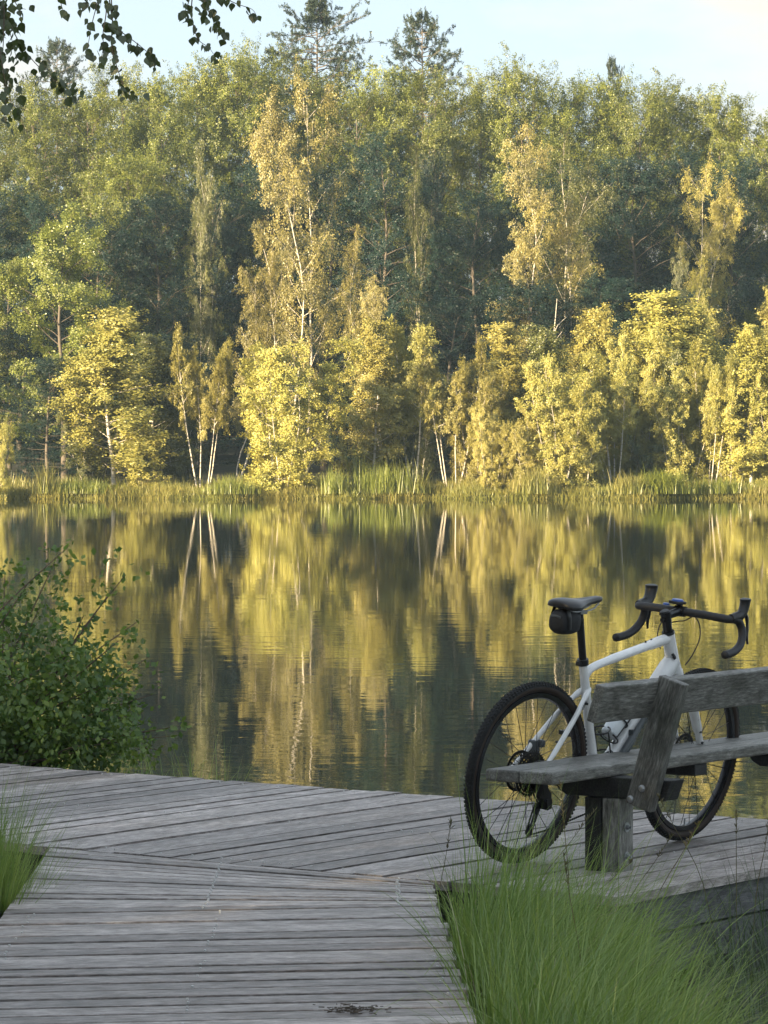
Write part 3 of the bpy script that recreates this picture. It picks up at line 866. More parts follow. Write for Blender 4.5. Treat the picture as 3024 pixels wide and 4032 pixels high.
# chain, link by link along its run
def polyline_len(P): return sum((P[i + 1] - P[i]).length for i in range(len(P) - 1))
run = [jock_u + B(-.02, 0, 0), jock_l + B(-0.021, 0, -.004), jock_l + B(-.008, 0, -.021), jock_l + B(0.012, 0, -.018)] + [B(0.10, .05, .130), B(0.43, 0.046, 0.193), B(0.47, .046, .204), B(0.505, .046, .238), B(0.517, .046, .28), B(0.50, .046, .33), B(0.455, 0.046, 0.361), B(0.2, 0.05, 0.392), B(0.02, .05, .402)]
for k in range(8):
    a = R(85 + k * 22); run.append(B(0.055 * math.cos(a), 0.05, 0.35 + 0.055 * math.sin(a)))
run.append(jock_u + B(0.02, 0, 0.0))
mb = MB()
dist = 0.0
for i in range(len(run) - 1):
    a, b = run[i], run[i + 1]
    L = (b - a).length; d = (b - a).normalized()
    kk = max(1, int(round(L / 0.0127)))
    for j in range(kk):
        p, q = a + (b - a) * (j / kk), a + (b - a) * ((j + 0.86) / kk)
        mb.tube([p, (p + q) / 2, q], [(0.0045, 0.0035), (0.0028, 0.003), (0.0045, 0.0035)], 5, flat=(0, 0, 1))
mb.build('chain', M_chain, bike)
mb = MB(); mb.box(B(0.105, -0.062, 0.43), (0.05, 0.03, 0.06)); mb.box(B(0.13, -0.055, 0.445), (0.03, 0.04, 0.03)); mb.build('brake_caliper', M_grey, bike, bevel=0.008)
mb = MB(); mb.box(S(1.0, -0.066, 0.435), (0.03, 0.028, 0.07)); mb.build('brake_caliper', M_black, bike, bevel=0.006)
# seat post, collar, saddle
mb = MB(); mb.tube([B(0.275, 0, 0.75), B(0.214, 0, 0.962)], 0.0148, 16); mb.build('seatpost', M_black, bike, smooth=True)
mb = MB(); mb.tube([B(0.2735, 0, 0.752), B(0.2675, 0, 0.776)], 0.0225, 16); mb.box(B(0.247, 0, 0.758), (0.014, 0.022, 0.018)); mb.build('seat_clamp', M_black, bike, bevel=0.002)
mb = MB()
rings = []
for (s, hw, zt, zb) in ((0.074, 0.035, 1.004, 0.992), (0.080, 0.056, 1.011, 0.982), (0.105, 0.071, 1.017, 0.978), (0.135, 0.072, 1.018, 0.976), (0.165, 0.060, 1.015, 0.980), (0.20, 0.041, 1.013, 0.984), (0.24, 0.028, 1.014, 0.988), (0.285, 0.022, 1.018, 0.990), (0.322, 0.0195, 1.020, 0.994), (0.334, 0.012, 1.017, 1.0)):
    ring = []
    for k in range(18):
        a = 2 * math.pi * k / 18
        y = hw * math.copysign(abs(math.cos(a)) ** 0.75, math.cos(a))
        zz = math.sin(a)
        droop = -0.010 * (abs(y) / 0.072) ** 2
        z = (zt + zb) / 2 + droop + (zt - zb) / 2 * (math.copysign(abs(zz) ** 0.6, zz) if abs(zz) > 1e-6 else 0)
        if zz > 0 and abs(y) < 0.012 and 0.09 < s < 0.25: z -= 0.005
        ring.append(B(s, y, z))
    rings.append(ring)
mb.loft(rings)
sad = mb.build('saddle', principled('saddle_cover', (0.02, 0.02, 0.022), 0.35), bike, smooth=True)
ss_ = sad.modifiers.new('sub', 'SUBSURF'); ss_.levels = 1; ss_.render_levels = 1
mb = MB()
for s in (-1, 1):
    mb.tube(catmull([B(0.31, 0.014 * s, 0.995), B(0.27, 0.018 * s, 0.972), B(0.17, 0.022 * s, 0.966), B(0.12, 0.03 * s, 0.975), B(0.095, 0.036 * s, 0.985)], 4), 0.0036, 8)
mb.box(B(0.212, 0, 0.963), (0.04, 0.05, 0.014))
mb.build('saddle_rails', M_steel, bike)
# handlebar, stem, levers
halves = [(0.0, 0.872, 0.938), (0.05, 0.872, 0.938), (0.12, 0.876, 0.937), (0.18, 0.883, 0.934), (0.206, 0.893, 0.932), (0.216, 0.925, 0.930), (0.220, 0.955, 0.922), (0.227, 0.972, 0.895), (0.236, 0.968, 0.862), (0.244, 0.943, 0.832), (0.249, 0.90, 0.812), (0.252, 0.855, 0.804), (0.254, 0.8135, 0.801)]
hb = MB()
path = [S(s, -t, z) for (t, s, z) in halves[::-1]] + [S(s, t, z) for (t, s, z) in halves[1:]]
full = catmull(path, 5)
mid = len(full) // 2
rad = []
acc = 0
for i, p in enumerate(full):
    dd = min((p - S(0.872, 0, 0.938)).length, 9)
    if dd < 0.045: r = 0.0155
    else:
        ph = (i * 0.5) % 1.0
        r = 0.0158 + 0.0009 * (1 if i % 2 else 0)
    rad.append(r)
hb.tube(full, rad, 14)
bar = hb.build('handlebar', M_tape, bike, smooth=False)
bar.data.polygons.foreach_set('use_smooth', np.ones(len(bar.data.polygons), bool))
mb = MB()
stt = S(0.772, 0, 0.930)
mb.tube([HTt + sax * 0.002, HTt + sax * 0.012], [0.0265, 0.024], 16)
mb.tube([HTt + sax * 0.010, HTt + sax * 0.056], 0.0185, 16)
mb.tube([HTt + sax * 0.054, HTt + sax * 0.098], 0.0205, 16)
mb.tube([HTt + sax * 0.096, HTt + sax * 0.103], [0.018, 0.015], 16)
mb.tube([HTt + sax * 0.078 , S(0.81, 0, 0.930), S(0.872, 0, 0.938)], [0.019, 0.0165, 0.018], 14)
mb.tube([S(0.872, -0.022, 0.938), S(0.872, 0.022, 0.938)], 0.0215, 14)
mb.box(S(0.892, 0, 0.938), (0.012, 0.034, 0.036))
for z in (0.06, 0.088): mb.box(HTt + sax * z + B(-0.021, 0, 0), (0.014, 0.02, 0.012))
mb.build('stem', M_blackmetal, bike, smooth=True)
mb = MB(); mb.box(S(0.866, -0.012, 0.972), (0.05, 0.052, 0.012)); mb.box(S(0.885, -0.012, 0.960), (0.02, 0.02, 0.02)); mb.lathe([(0, 0.020), (0.022, 0.019), (0.024, 0.014), (0.024, 0.006)], Matrix.Translation(S(0.866, -0.012, 0.966)), 16, mi=1); mb.lathe([(0, 0.012), (0.013, 0.011), (0.014, 0.004)], Matrix.Translation(S(0.845, -0.05, 0.955)), 12, mi=1)
mb.build('computer_mount', [M_black, M_blue], bike, bevel=0.003)
for s in (-1, 1):
    mb = MB()
    pts = catmull([S(0.905, 0.214 * s, 0.934), S(0.94, 0.217 * s, 0.939), S(0.972, 0.218 * s, 0.946), S(0.990, 0.2185 * s, 0.968), S(0.997, 0.219 * s, 0.994), S(0.997, 0.219 * s, 1.012)], 4)
    rads = []
    for i in range(len(pts)):
        f = i / (len(pts) - 1)
        rads.append((0.019 + 0.007 * f, 0.0165 + 0.004 * f) if f < 0.9 else ((0.026, 0.0215) if f < .96 else (0.015, 0.013)))
    mb.tube(pts, rads, 12, flat=(1, 0, 0))
    hd = mb.build('brake_hood', M_black, bike, smooth=True)
    mb = MB()
    mb.tube(catmull([S(0.988, 0.220 * s, 0.962), S(1.010, 0.224 * s, 0.935), S(1.014, 0.229 * s, 0.89), S(1.010, 0.232 * s, 0.86), S(1.018, 0.234 * s, 0.83)], 4), [(0.009, 0.007)] * 6 + [(0.009, 0.004)] * 8 + [(0.007, 0.003)] * 3, 8, flat=(1, 0, 0))
    mb.build('brake_lever', M_blackmetal, hd, smooth=True)
mb = MB()
mb.tube(catmull([S(0.885, 0.035, 0.925), S(0.92, 0.03, 0.925), S(0.965, 0.035, 0.89), S(0.972, 0.04, 0.83), S(0.935, 0.036, 0.765), S(0.895, 0.03, 0.725)], 6), 0.0026, 7)
mb.tube(catmull([S(0.88, -0.03, 0.925), S(0.87, -0.05, 0.915), S(0.825, -0.06, 0.875), S(0.80, -0.05, 0.82), B(0.80, -0.03, 0.785)], 6), 0.0026, 7)
mb.tube(catmull([S(0.885, 0.05, 0.922), S(0.865, 0.03, 0.905), S(0.845, 0.01, 0.90), S(0.835, -0.035, 0.88), B(0.81, -0.04, 0.82)], 6), 0.0026, 7)
mb.build('brake_cables', M_cable, bike)
# cages, pump
ddir = (B(0.83, 0, 0.745) - BBp).normalized(); dper = Vector((-ddir.z, 0, ddir.x))
def D(w, off, t=0.0): return BBp + ddir * w + dper * off - Vector((0, t, 0))
mb = MB()
mb.tube([D(0.17, 0.033), D(0.33, 0.034)], (0.0035), 8)
for w in (0.172, 0.25):
    ring = [D(w, 0.076 - 0.041 * math.cos(a), 0.041 * math.sin(a)) for a in np.linspace(-2.2, 2.2, 16)]
    mb.tube(ring, 0.0034, 6)
for t in (-0.036, 0.036):
    mb.tube([D(0.172, 0.076, t), D(0.29, 0.06, t)], 0.0032, 6)
mb.build('bottle_cage', M_black, bike)
sdir = (B(0.271, 0, 0.762) - BBp).normalized(); sper = Vector((sdir.z, 0, -sdir.x))
def SD(w, off, t=0.0): return BBp + sdir * w + sper * off - Vector((0, t, 0))
mb = MB()
mb.tube([SD(0.10, 0.022), SD(0.28, 0.022)], 0.004, 8)
for w in (0.10, 0.20):
    mb.tube([SD(w, 0.061 - 0.04 * math.cos(a), 0.04 * math.sin(a)) for a in np.linspace(-2.9, 2.9, 18)], 0.0036, 6)
for t in (-0.034, 0.034): mb.tube([SD(0.10, 0.07, t), SD(0.20, 0.07, t)], 0.0034, 6)
mb.tube([SD(0.10, 0.02), SD(0.092, 0.10)], 0.004, 6)
mb.build('bottle_cage', M_black, bike)
mb = MB(); mb.tube([D(0.14, 0.004, 0.047), D(0.15, 0.004, 0.047), D(0.23, 0.004, 0.047), D(0.235, 0.004, 0.047), D(0.33, 0.004, 0.047)], [0.014, 0.017, 0.017, 0.0125, 0.0125], 14)
mb.box(D(0.25, 0.004, 0.036), (0.03, 0.02, 0.03))
mb.build('hand_pump', M_grey, bike, smooth=True)
# bottle and bag: things that the bicycle carries
bot = MB()
axis = Matrix((( -1, 0, ddir.x), (0, 1, 0), (0, 0, ddir.z))).to_3x3()
ax_x = Vector((0, 1, 0)); ax_y = ddir.cross(ax_x).normalized()
Mb = Matrix(((ax_x.x, ax_y.x, ddir.x), (ax_x.y, ax_y.y, ddir.y), (ax_x.z, ax_y.z, ddir.z))).to_4x4()
bot.lathe([(0, 0), (0.033, 0), (0.0365, 0.006), (0.0365, 0.09), (0.033, 0.098), (0.033, 0.108), (0.0365, 0.116), (0.0365, 0.15), (0.028, 0.165), (0.028, 0.17), (0, 0.17)], Mb, 24)
bo = bot.mesh('water_bottle', M_bottle, True)
bottle = link('water_bottle', bo); bottle.matrix_world = bike_M @ Matrix.Translation(D(0.178, 0.078))
tag(bottle, 'white water bottle in the cage on the bicycle frame', 'bottle')
mb = MB(); mb.lathe([(0, 0.012), (0.030, 0.012), (0.0315, 0.0), (0.0315, -0.012)], Matrix.Translation(Mb @ Vector((0, 0, 0.175))) @ Mb, 20); mb.lathe([(0, 0.04), (0.009, 0.038), (0.012, 0.02), (0.012, 0.01)], Matrix.Translation(Mb @ Vector((0, 0, 0.175))) @ Mb, 14)
mb.build('cap', M_black, bottle, smooth=True)
mb = MB()
rings = []
for (s, hw, zt, zb) in ((0.072, 0.024, 0.955, 0.905), (0.077, 0.034, 0.965, 0.890), (0.095, 0.040, 0.974, 0.880), (0.13, 0.039, 0.974, 0.878), (0.165, 0.033, 0.970, 0.878), (0.198, 0.026, 0.964, 0.884), (0.206, 0.014, 0.955, 0.895)):
    ring = []
    for k in range(20):
        a = 2 * math.pi * k / 20
        ca, sa = math.cos(a), math.sin(a)
        ring.append(B(s, hw * math.copysign(abs(ca) ** 0.7, ca), (zt + zb) / 2 + (zt - zb) / 2 * math.copysign(abs(sa) ** 0.75, sa)))
    rings.append(ring)
mb.loft(rings)
me = mb.mesh('saddle_bag', M_bag, True)
bag = link('saddle_bag', me); bag.matrix_world = bike_M
tag(bag, 'small black bag strapped under the bicycle saddle', 'saddle bag')
for sgn in (-1, 1):
    mb = MB()
    mb.tube(catmull([B(0.10, 0.03 * sgn, 0.985), B(0.105, 0.0405 * sgn, 0.955), B(0.11, 0.0415 * sgn, 0.93), B(0.115, 0.040 * sgn, 0.90)], 4), [(0.011, 0.002)] * 13, 6, flat=(1, 0, 0))
    mb.build('strap', M_black, bag)
mb = MB()
mb.tube([B(0.2, 0.012, 0.93), B(0.222, 0.018, 0.93), B(0.24, 0.0, 0.928), B(0.222, -0.018, 0.93), B(0.2, -0.012, 0.93)], [(0.009, 0.002)] * 5, 6, flat=(0, 0, 1))
mb.build('strap', M_black, bag)
mb = MB(); mb.tube([B(0.0725, -0.024, 0.948), B(0.0705, 0, 0.951), B(0.0725, 0.024, 0.948)], [(0.0045, 0.001)] * 3, 6, flat=(0, 0, 1)); mb.build('reflective_strip', M_grey, bag)

# ------------------------------------------------------------------ vegetation tools
def nrmz(a):
    return a / np.maximum(np.linalg.norm(a, axis=-1, keepdims=True), 1e-9)

def leaf_quads(P, U, W, L):
    """rhombic leaves from base P along U, width direction W"""
    L = L[:, None]
    n = len(P)
    V = np.empty((n, 4, 3), np.float32)
    V[:, 0] = P
    V[:, 1] = P + U * L * 0.5 + W * L * 0.36
    V[:, 2] = P + U * L
    V[:, 3] = P + U * L * 0.5 - W * L * 0.36
    return V.reshape(-1, 3), np.arange(n * 4, dtype=np.int32).reshape(-1, 4)

def spray_leaves(P, D, L, n, size, spread, g, align=0.7, hang=0.0, thin=1.0, face=0.0):
    k = len(P)
    t = g.random((k, n, 1)) ** 0.8
    pos = P[:, None] + D[:, None] * t * L[:, None, None] + g.normal(0, 1, (k, n, 3)) * spread * (1.05 - 0.6 * t)
    U = D[:, None] * align + g.normal(0, 0.6, (k, n, 3)); U[..., 2] -= hang
    if face > 0:
        O = P - np.array([0, 0, 1.0]) * (P[:, 2:3] - 0.0) * 1.0
        O = nrmz(O) + np.array([0, 0, 0.55]) + D * 0.35 + g.normal(0, 0.30, (k, 3))
        N_ = nrmz(nrmz(O)[:, None] * face + g.normal(0, 0.42, (k, n, 3)))
        U = U - N_ * (U * N_).sum(-1, keepdims=True) * 0.85
        U = nrmz(U)
        W = nrmz(np.cross(U, N_)) * thin
    else:
        U = nrmz(U)
        W = nrmz(np.cross(U, g.normal(0, 1, (k, n, 3)))) * thin
    Ls = size * g.uniform(0.65, 1.3, (k, n))
    return leaf_quads(pos.reshape(-1, 3), U.reshape(-1, 3), W.reshape(-1, 3), Ls.reshape(-1))

def grow(p, d, L, n, g, wob=0.15, up=0.0):
    pts = [np.array(p, float)]
    d = np.array(d, float); d /= np.linalg.norm(d)
    for i in range(n):
        d = d + g.normal(0, wob, 3); d[2] += up
        d /= np.linalg.norm(d)
        pts.append(pts[-1] + d * L / n)
    return np.array(pts)

def at_len(P, t):
    x = t * (len(P) - 1); i = min(int(x), len(P) - 2); f = x - i
    d = P[i + 1] - P[i]
    return P[i] * (1 - f) + P[i + 1] * f, d / np.linalg.norm(d)

def tubes_mesh(name, lines, mat):
    mb = MB()
    for pts, r0, r1, n in lines:
        k = len(pts)
        mb.tube([Vector(p) for p in pts], [r0 + (r1 - r0) * (i / (k - 1)) ** 0.8 for i in range(k)], n, cap=False, mi=1 if n == 3 else 0)
    V = np.array(mb.v, np.float32); F = np.array(mb.f, np.int32)
    me = np_mesh(name, V, F, mat=mat, smooth=True)
    me.materials.append(B_twig)
    me.polygons.foreach_set('material_index', np.array(mb.mi, np.int32))
    return me

PROTO = {}
def make_proto(key, seed, h, stems, nprim, nsec, nspr, nleaf, size, prof, z0, ang, sec_len, spr_len, spread, droop, bark, leaf, trunk_r, up=0.04, align=0.7, hang=0.2, stem_spread=0.0, wob=0.06, thin=1.0, outward=0.5, lenvar=(0.6, 1.2), skip=0.0, dead_top=0.0, jit=0.38, face=1.0, secjit=0.55):
    g = np.random.default_rng(seed)
    lines = []; SP = []; SD_ = []; SL = []
    for s in range(stems):
        a = g.uniform(0, 6.28); off = stem_spread * (0.4 + 0.6 * g.random()) if stems > 1 else 0
        hh = h * (1.0 if s == 0 else g.uniform(0.72, 0.98))
        base = np.array([math.cos(a) * off * 0.35, math.sin(a) * off * 0.35, -0.15])
        d0 = np.array([math.cos(a) * off / h * 1.3, math.sin(a) * off / h * 1.3, 1.0])
        tr = grow(base, d0, hh, 12, g, wob, 0.03)
        tr[:, 2] *= (hh) / tr[-1, 2]
        drift = tr[-1, :2] - base[:2] - d0[:2] * hh     # keep the crown over its foot
        tr[:, :2] -= drift[None] * ((tr[:, 2:3] - tr[0, 2]) / (tr[-1, 2] - tr[0, 2]))
        lines.append((tr, trunk_r * (1 if s == 0 else 0.75), trunk_r * 0.12, 7))
        az = g.uniform(0, 6.28)
        npm = max(3, nprim // stems if stems > 1 else nprim)
        for i in range(npm):
            f = (i + g.random()) / npm
            zf = z0 + (0.985 - z0) * f
            if g.random() < skip: continue
            if dead_top and zf > dead_top: continue
            p, td = at_len(tr, zf)
            az += 2.4 + g.normal(0, 0.4)
            el = R(ang[0] + (ang[1] - ang[0]) * f + g.normal(0, 8))
            L = prof(f) * g.uniform(*lenvar)
            d = np.array([math.cos(az) * math.cos(el), math.sin(az) * math.cos(el), math.sin(el)])
            br = grow(p, d, L, 5, g, 0.13, up)
            lines.append((br, trunk_r * 0.26 * (1 - 0.6 * f), 0.006, 5))
            for j in range(nsec):
                t = 0.25 + 0.75 * (j + g.random()) / nsec
                q, bd = at_len(br, min(t, 1))
                sdv = bd * 0.9 + g.normal(0, secjit, 3); sdv /= np.linalg.norm(sdv)
                l2 = sec_len * g.uniform(0.5, 1.2) * (1.1 - 0.5 * t)
                se = grow(q, sdv, l2, 3, g, 0.18, up)
                lines.append((se, 0.006 * (h / 8) ** 0.5, 0.002, 3))
                for k in range(nspr):
                    pp, dd = at_len(se, (k + 0.6 * g.random() + 0.4) / nspr * 0.999)
                    o = dd * outward + g.normal(0, jit, 3); o[2] -= droop
                    SP.append(pp); SD_.append(o / np.linalg.norm(o)); SL.append(spr_len * g.uniform(0.55, 1.3))
    if not SP: return
    V, Q = spray_leaves(np.array(SP), np.array(SD_), np.array(SL), nleaf, size, spread, g, align, hang, thin, face)
    PROTO[key] = (tubes_mesh(key + '_trunk', lines, bark), np_mesh(key + '_crown', V, Q, mat=leaf), float(np.percentile(V[:, 2], 99.85)), 2 * float(np.percentile(np.abs(V[:, :2]), 93)))

cone = lambda w: (lambda f: w * (0.25 + 1.0 * math.sin(min(1, f * 1.15 + 0.12) * math.pi) ** 0.7 * (1 - 0.35 * f)))
dome = lambda w: (lambda f: w * (0.25 + 0.95 * math.sqrt(max(0.0, 1 - (f * 0.97) ** 2.4))) * (0.75 + 0.25 * min(1, f * 4)))
umb = lambda w: (lambda f: w * (0.55 + 0.65 * math.sin(math.pi * min(1, 0.2 + 0.72 * f))))
egg = lambda w: (lambda f: w * (0.35 + 0.85 * math.sin(math.pi * min(1, 0.15 + 0.8 * f))))
for i in range(3):   # slim young birches
    make_proto('young%d' % i, 11 + i, 7.0, 1, 50, 6, 3, 46, 0.066, cone(1.0), 0.10, (22, 60), 0.6, 0.40, 0.09, 0.25, B_birch, L_birch, 0.055, stem_spread=0.5, skip=0.08)
for i in range(2):   # multi-stemmed, leafy to the ground
    make_proto('bushy%d' % i, 31 + i, 6.0, 7, 112, 6, 3, 38, 0.066, egg(0.85), 0.02, (15, 60), 0.5, 0.36, 0.08, 0.15, B_birch, L_birch, 0.038, stem_spread=2.1)
for i in range(2):   # birches with bare lower trunks, several stems
    make_proto('grove%d' % i, 41 + i, 6.5, 4, 72, 6, 3, 40, 0.066, cone(1.0), 0.42, (20, 62), 0.5, 0.36, 0.08, 0.3, B_birch, L_birch, 0.075, stem_spread=1.5, wob=0.05)
for i in range(3):   # tall pendulous birches
    make_proto('weep%d' % i, 51 + i, 15.0, 2, 58, 8, 3, 52, 0.070, umb(2.1), 0.22, (30, 66), 1.0, 0.75, 0.11, 0.75, B_birch, L_weep, 0.085, stem_spread=2.2, wob=0.12, hang=0.7, outward=0.35, skip=0.18, lenvar=(0.45, 1.3))
for i in range(4):   # beeches with upswept sprays
    make_proto('beech%d' % i, 61 + i, 17.0, 1, 54, 7, 4, 68, 0.077, dome(3.6), 0.06, (-8, 50), 1.7, 0.95, 0.12, -0.12, B_brown, L_beech, 0.22, hang=0.0, up=0.07, outward=0.75, lenvar=(0.6, 1.25))
for i in range(2):   # oak with rounded clumps
    make_proto('oak%d' % i, 71 + i, 11.0, 1, 30, 6, 3, 90, 0.085, egg(2.6), 0.22, (0, 60), 1.0, 0.35, 0.16, 0.0, B_brown, L_oak, 0.16, hang=0.2, outward=0.3, wob=0.06, skip=0.05)
sprof = lambda f: min(3.0, 0.12 + 1.7 * ((1 - f) / 0.085) ** 0.8)
cprof = lambda f: 3.6 if f < 0.885 else (0.5 + 3.1 * max(0, (0.92 - f) / 0.035) if f < 0.92 else 0.08 + 0.5 * (1 - f) / 0.08)
for key, pf, sd_, an_, np_ in (('spruce0', sprof, 81, (-14, 10), 210), ('cedar0', cprof, 82, (-4, 6), 230)):
    make_proto(key, sd_, 18.0, 1, np_, 8, 3, 22, 0.095, pf, 0.30, an_, 0.42, 0.30, 0.03, 0.04, B_brown, L_spruce, 0.2, hang=0.0, thin=0.5, up=0.02, outward=1.1, wob=0.008, lenvar=(0.7, 1.1), skip=0.04, jit=0.20, face=0.0, secjit=0.30)
make_proto('willow0', 91, 2.2, 9, 60, 4, 3, 20, 0.07, egg(0.6), 0.03, (20, 75), 0.35, 0.35, 0.06, -0.2, B_twig, L_willow, 0.02, stem_spread=1.6, thin=0.5)
for i in range(2):   # saplings
    make_proto('sapling%d' % i, 95 + i, 2.2, 1, 22, 3, 2, 16, 0.06, (lambda f: 0.5 * (1.05 - f)), 0.08, (20, 60), 0.22, 0.2, 0.05, 0.0, B_twig, L_birch, 0.018)

_first = {}
def tree(key, name, u, d, vtop, label, group, wf=1.0, rot=None, leaf=None, bark=None, lean=0.0, cat='tree', x=None):
    """u, vtop: where trunk foot and crown top stand in the 1659 x 2212 view of the photograph; d: distance in metres"""
    tm, cm, h, cw = PROTO[key]
    X = (u * DS - 1512) / FPX * d if x is None else x
    zg = float(ground_z(X, d))
    ztop = HC - (vtop * DS - VH) / FPX * d
    s = (ztop - zg) / h
    r = empty(name, (X, d, zg))
    k = wf * DS / FPX * d / cw if wf > 10 else s * wf
    r.scale = (k, k, s)
    r.rotation_euler = (0, lean, (sum(map(ord, label)) * 2.39996) % 6.28 if rot is None else rot)
    if lean: r.rotation_euler = (0, lean, 0 if rot is None else rot)
    t = link('trunk', tm, r); c = link('crown', cm, r)
    for o, m in ((t, bark), (c, leaf)):
        if m:
            o.material_slots[0].link = 'OBJECT'; o.material_slots[0].material = m
    tag(r, label, cat, group)
    return r

GF = 'young birches along the far shore'
F = [ # key, u, d, vtop, width, leaf, bark, label
 ('bushy0', -22, 119.6, 860, 90, None, 'bright yellow birch bush cut by the left end of the far shore'),
 ('young0', 248, 123, 668, 180, None, 'tall yellow birch above the grassy bank, leftmost full tree of the shore row'),
 ('young1', 330, 126, 725, 125, L_birch_green, 'olive green birch in the shade right behind the leftmost yellow birch'),
 ('sapling0', 335, 122.2, 945, 45, None, 'small leafy sapling in front of the olive green birch on the bank'),
 ('sapling1', 300, 122.0, 985, 40, None, 'very small sapling at the foot of the leftmost yellow birch trunk'),
 ('grove0', 438, 122.8, 705, 110, L_birch_gold, 'thin twin stemmed birch with sparse golden crown and pale bare trunks'),
 ('bushy1', 612, 121.2, 735, 245, None, 'broad round many stemmed yellow birch leafy down to the waterline'),
 ('sapling0', 735, 122.6, 885, 34, L_birch_gold, 'slender upright sapling beside the round many stemmed birch'),
 ('young2', 805, 123.6, 690, 115, L_birch_gold, 'slim golden birch behind the bright green reed clump'),
 ('grove1', 893, 124, 692, 160, None, 'yellow birch with bright white bare trunks above the reed clump'),
 ('grove0', 978, 123.4, 732, 125, L_birch_gold, 'many stemmed birch with reddish bare lower trunks right of the white trunks'),
 ('young0', 1085, 126, 700, 130, L_birch_gold, 'golden birch standing back behind the small orange birch'),
 ('bushy0', 1062, 121.3, 870, 90, L_birch_gold, 'small orange tinged birch bush leafy to the ground by the shore'),
 ('young1', 1172, 124.6, 705, 110, L_birch_green, 'olive birch behind a bare white snag in the shore row'),
 ('bushy1', 1205, 121.3, 765, 170, None, 'pointed yellow birch mass sloping down to the water right of the orange birch'),
 ('young2', 1290, 127.5, 665, 110, L_birch_gold, 'pale birch with thin top rising behind the yellow shore birches'),
 ('grove1', 1330, 123.5, 760, 125, None, 'three trunked yellow birch left of the grey green willow bush'),
 ('young0', 1432, 126.5, 632, 200, None, 'largest yellow birch of the shore row, tall round crown behind the willow'),
 ('grove0', 1530, 123.6, 735, 105, None, 'yellow birch with three slim pale trunks right of the willow bush'),
 ('young1', 1622, 123.6, 705, 125, None, 'yellow birch with one pale trunk at the right end of the shore row'),
 ('young2', 1680, 129, 650, 130, L_birch_gold, 'golden birch behind, cut by the right end of the far shore'),
 ('bushy0', 1500, 126, 740, 140, L_birch_green, 'olive birch thicket between the largest birch and the three slim trunks'),
 ('bushy0', 1130, 121.2, 880, 110, L_birch_gold, 'low orange yellow birch bush at the water left of the pointed yellow mass'),
 ('bushy1', 1262, 121.6, 850, 130, None, 'low yellow birch bush at the right foot of the pointed yellow mass'),
 ('bushy0', 1345, 124.6, 830, 120, None, 'yellow birch bush behind the grey green willow on its left side'),
 ('bushy1', 1478, 123.6, 790, 140, None, 'yellow birch bush behind the grey green willow on its right side'),
 ('bushy0', 1575, 124.2, 780, 120, None, 'yellow birch bush between the three slim trunks and the single pale trunk'),
 ('bushy1', 1660, 124.0, 800, 120, None, 'yellow birch bush at the very right of the shore row'),
 ('young1', 1240, 127.5, 745, 110, L_birch_gold, 'golden birch between the white snag and the pale thin topped birch'),
 ('young2', 1375, 127.5, 690, 110, None, 'yellow birch just left of the largest yellow birch'),
 ('young0', 1500, 127, 660, 120, None, 'yellow birch just right of the largest yellow birch'),
 ('bushy0', 850, 124.5, 900, 90, L_birch_green, 'low olive bush left of the bright white bare trunks'),
 ('bushy1', 1022, 123.4, 800, 110, L_birch_gold, 'golden bush behind the small orange tinged birch'),
 ('bushy0', 200, 124.0, 880, 100, L_birch_green, 'low olive bush under the leftmost yellow birch'),
 ('bushy1', 390, 127.5, 840, 110, L_birch_green, 'low olive bush behind the thin twin stemmed birch'),
 ('bushy1', 1390, 126, 715, 140, None, 'yellow birch thicket filling behind the three trunked birch'),
 ('bushy0', 905, 129.5, 790, 110, L_birch_green, 'shaded olive thicket behind the white trunked birch'),
]
for (k, u, d, vt, w, lf, lab) in F:
    tree(k, 'sapling' if 'sapling' in k else 'birch_tree', u, d, vt, lab, 'saplings on the bank' if 'sapling' in k else GF, w, leaf=lf, cat='tree')
tree('willow0', 'willow_bush', 1412, 123.8, 940, 'low grey green willow bush between yellow birches on the shore', None, 105, cat='bush')
tree('willow0', 'willow_bush', 1180, 123.4, 985, 'low leafy bush at the foot of the pointed yellow birch mass', None, 90, leaf=L_birch, cat='bush')

GT = 'tall weeping birches before the forest'
T = [
 ('weep0', 640, 136, 172, 255, L_weep, 'tallest weeping birch with pale gold drooping crown and forked white trunk'),
 ('weep1', 500, 130, 475, 185, L_weep, 'gold weeping birch of middle height left of the tallest birch'),
 ('weep2', 838, 129.5, 492, 170, L_weep, 'gold weeping birch of middle height right of the tallest birch'),
 ('weep1', 425, 143, 300, 125, L_birch_green, 'sparse green birch with thin white limbs far left of the tallest birch'),
 ('weep2', 1132, 140, 283, 260, L_weep, 'weeping birch with pale twin crown against the dark forest'),
 ('weep0', 1265, 141, 296, 250, L_birch_green, 'green weeping birch close beside the pale twin crown birch'),
 ('weep1', 940, 142, 325, 110, L_birch_green, 'thin grey stemmed birch with sparse crown before the dark forest'),
 ('weep0', 1535, 145, 345, 180, L_birch_gold, 'weeping birch with orange tinged flat top above the right shore'),
 ('weep2', 1562, 135, 555, 140, L_birch, 'soft yellow birch below the orange topped weeping birch'),
 ('weep1', 1648, 134, 528, 140, L_birch, 'soft yellow birch cut by the right side above the shore row'),
 ('weep2', 1480, 141, 540, 95, L_birch_green, 'dim green birch left of the soft yellow birch'),
]
for (k, u, d, vt, w, lf, lab) in T:
    tree(k, 'weeping_birch', u, d, vt, lab, GT, w, leaf=lf)
tree('oak0', 'oak_tree', 140, 132, 445, 'bright green oak with lumpy crown standing alone before the dark forest', None, 230)
tree('oak1', 'oak_tree', 20, 140, 560, 'dull green oak half hidden at the left below the bright oak', None, 150, leaf=L_beech)

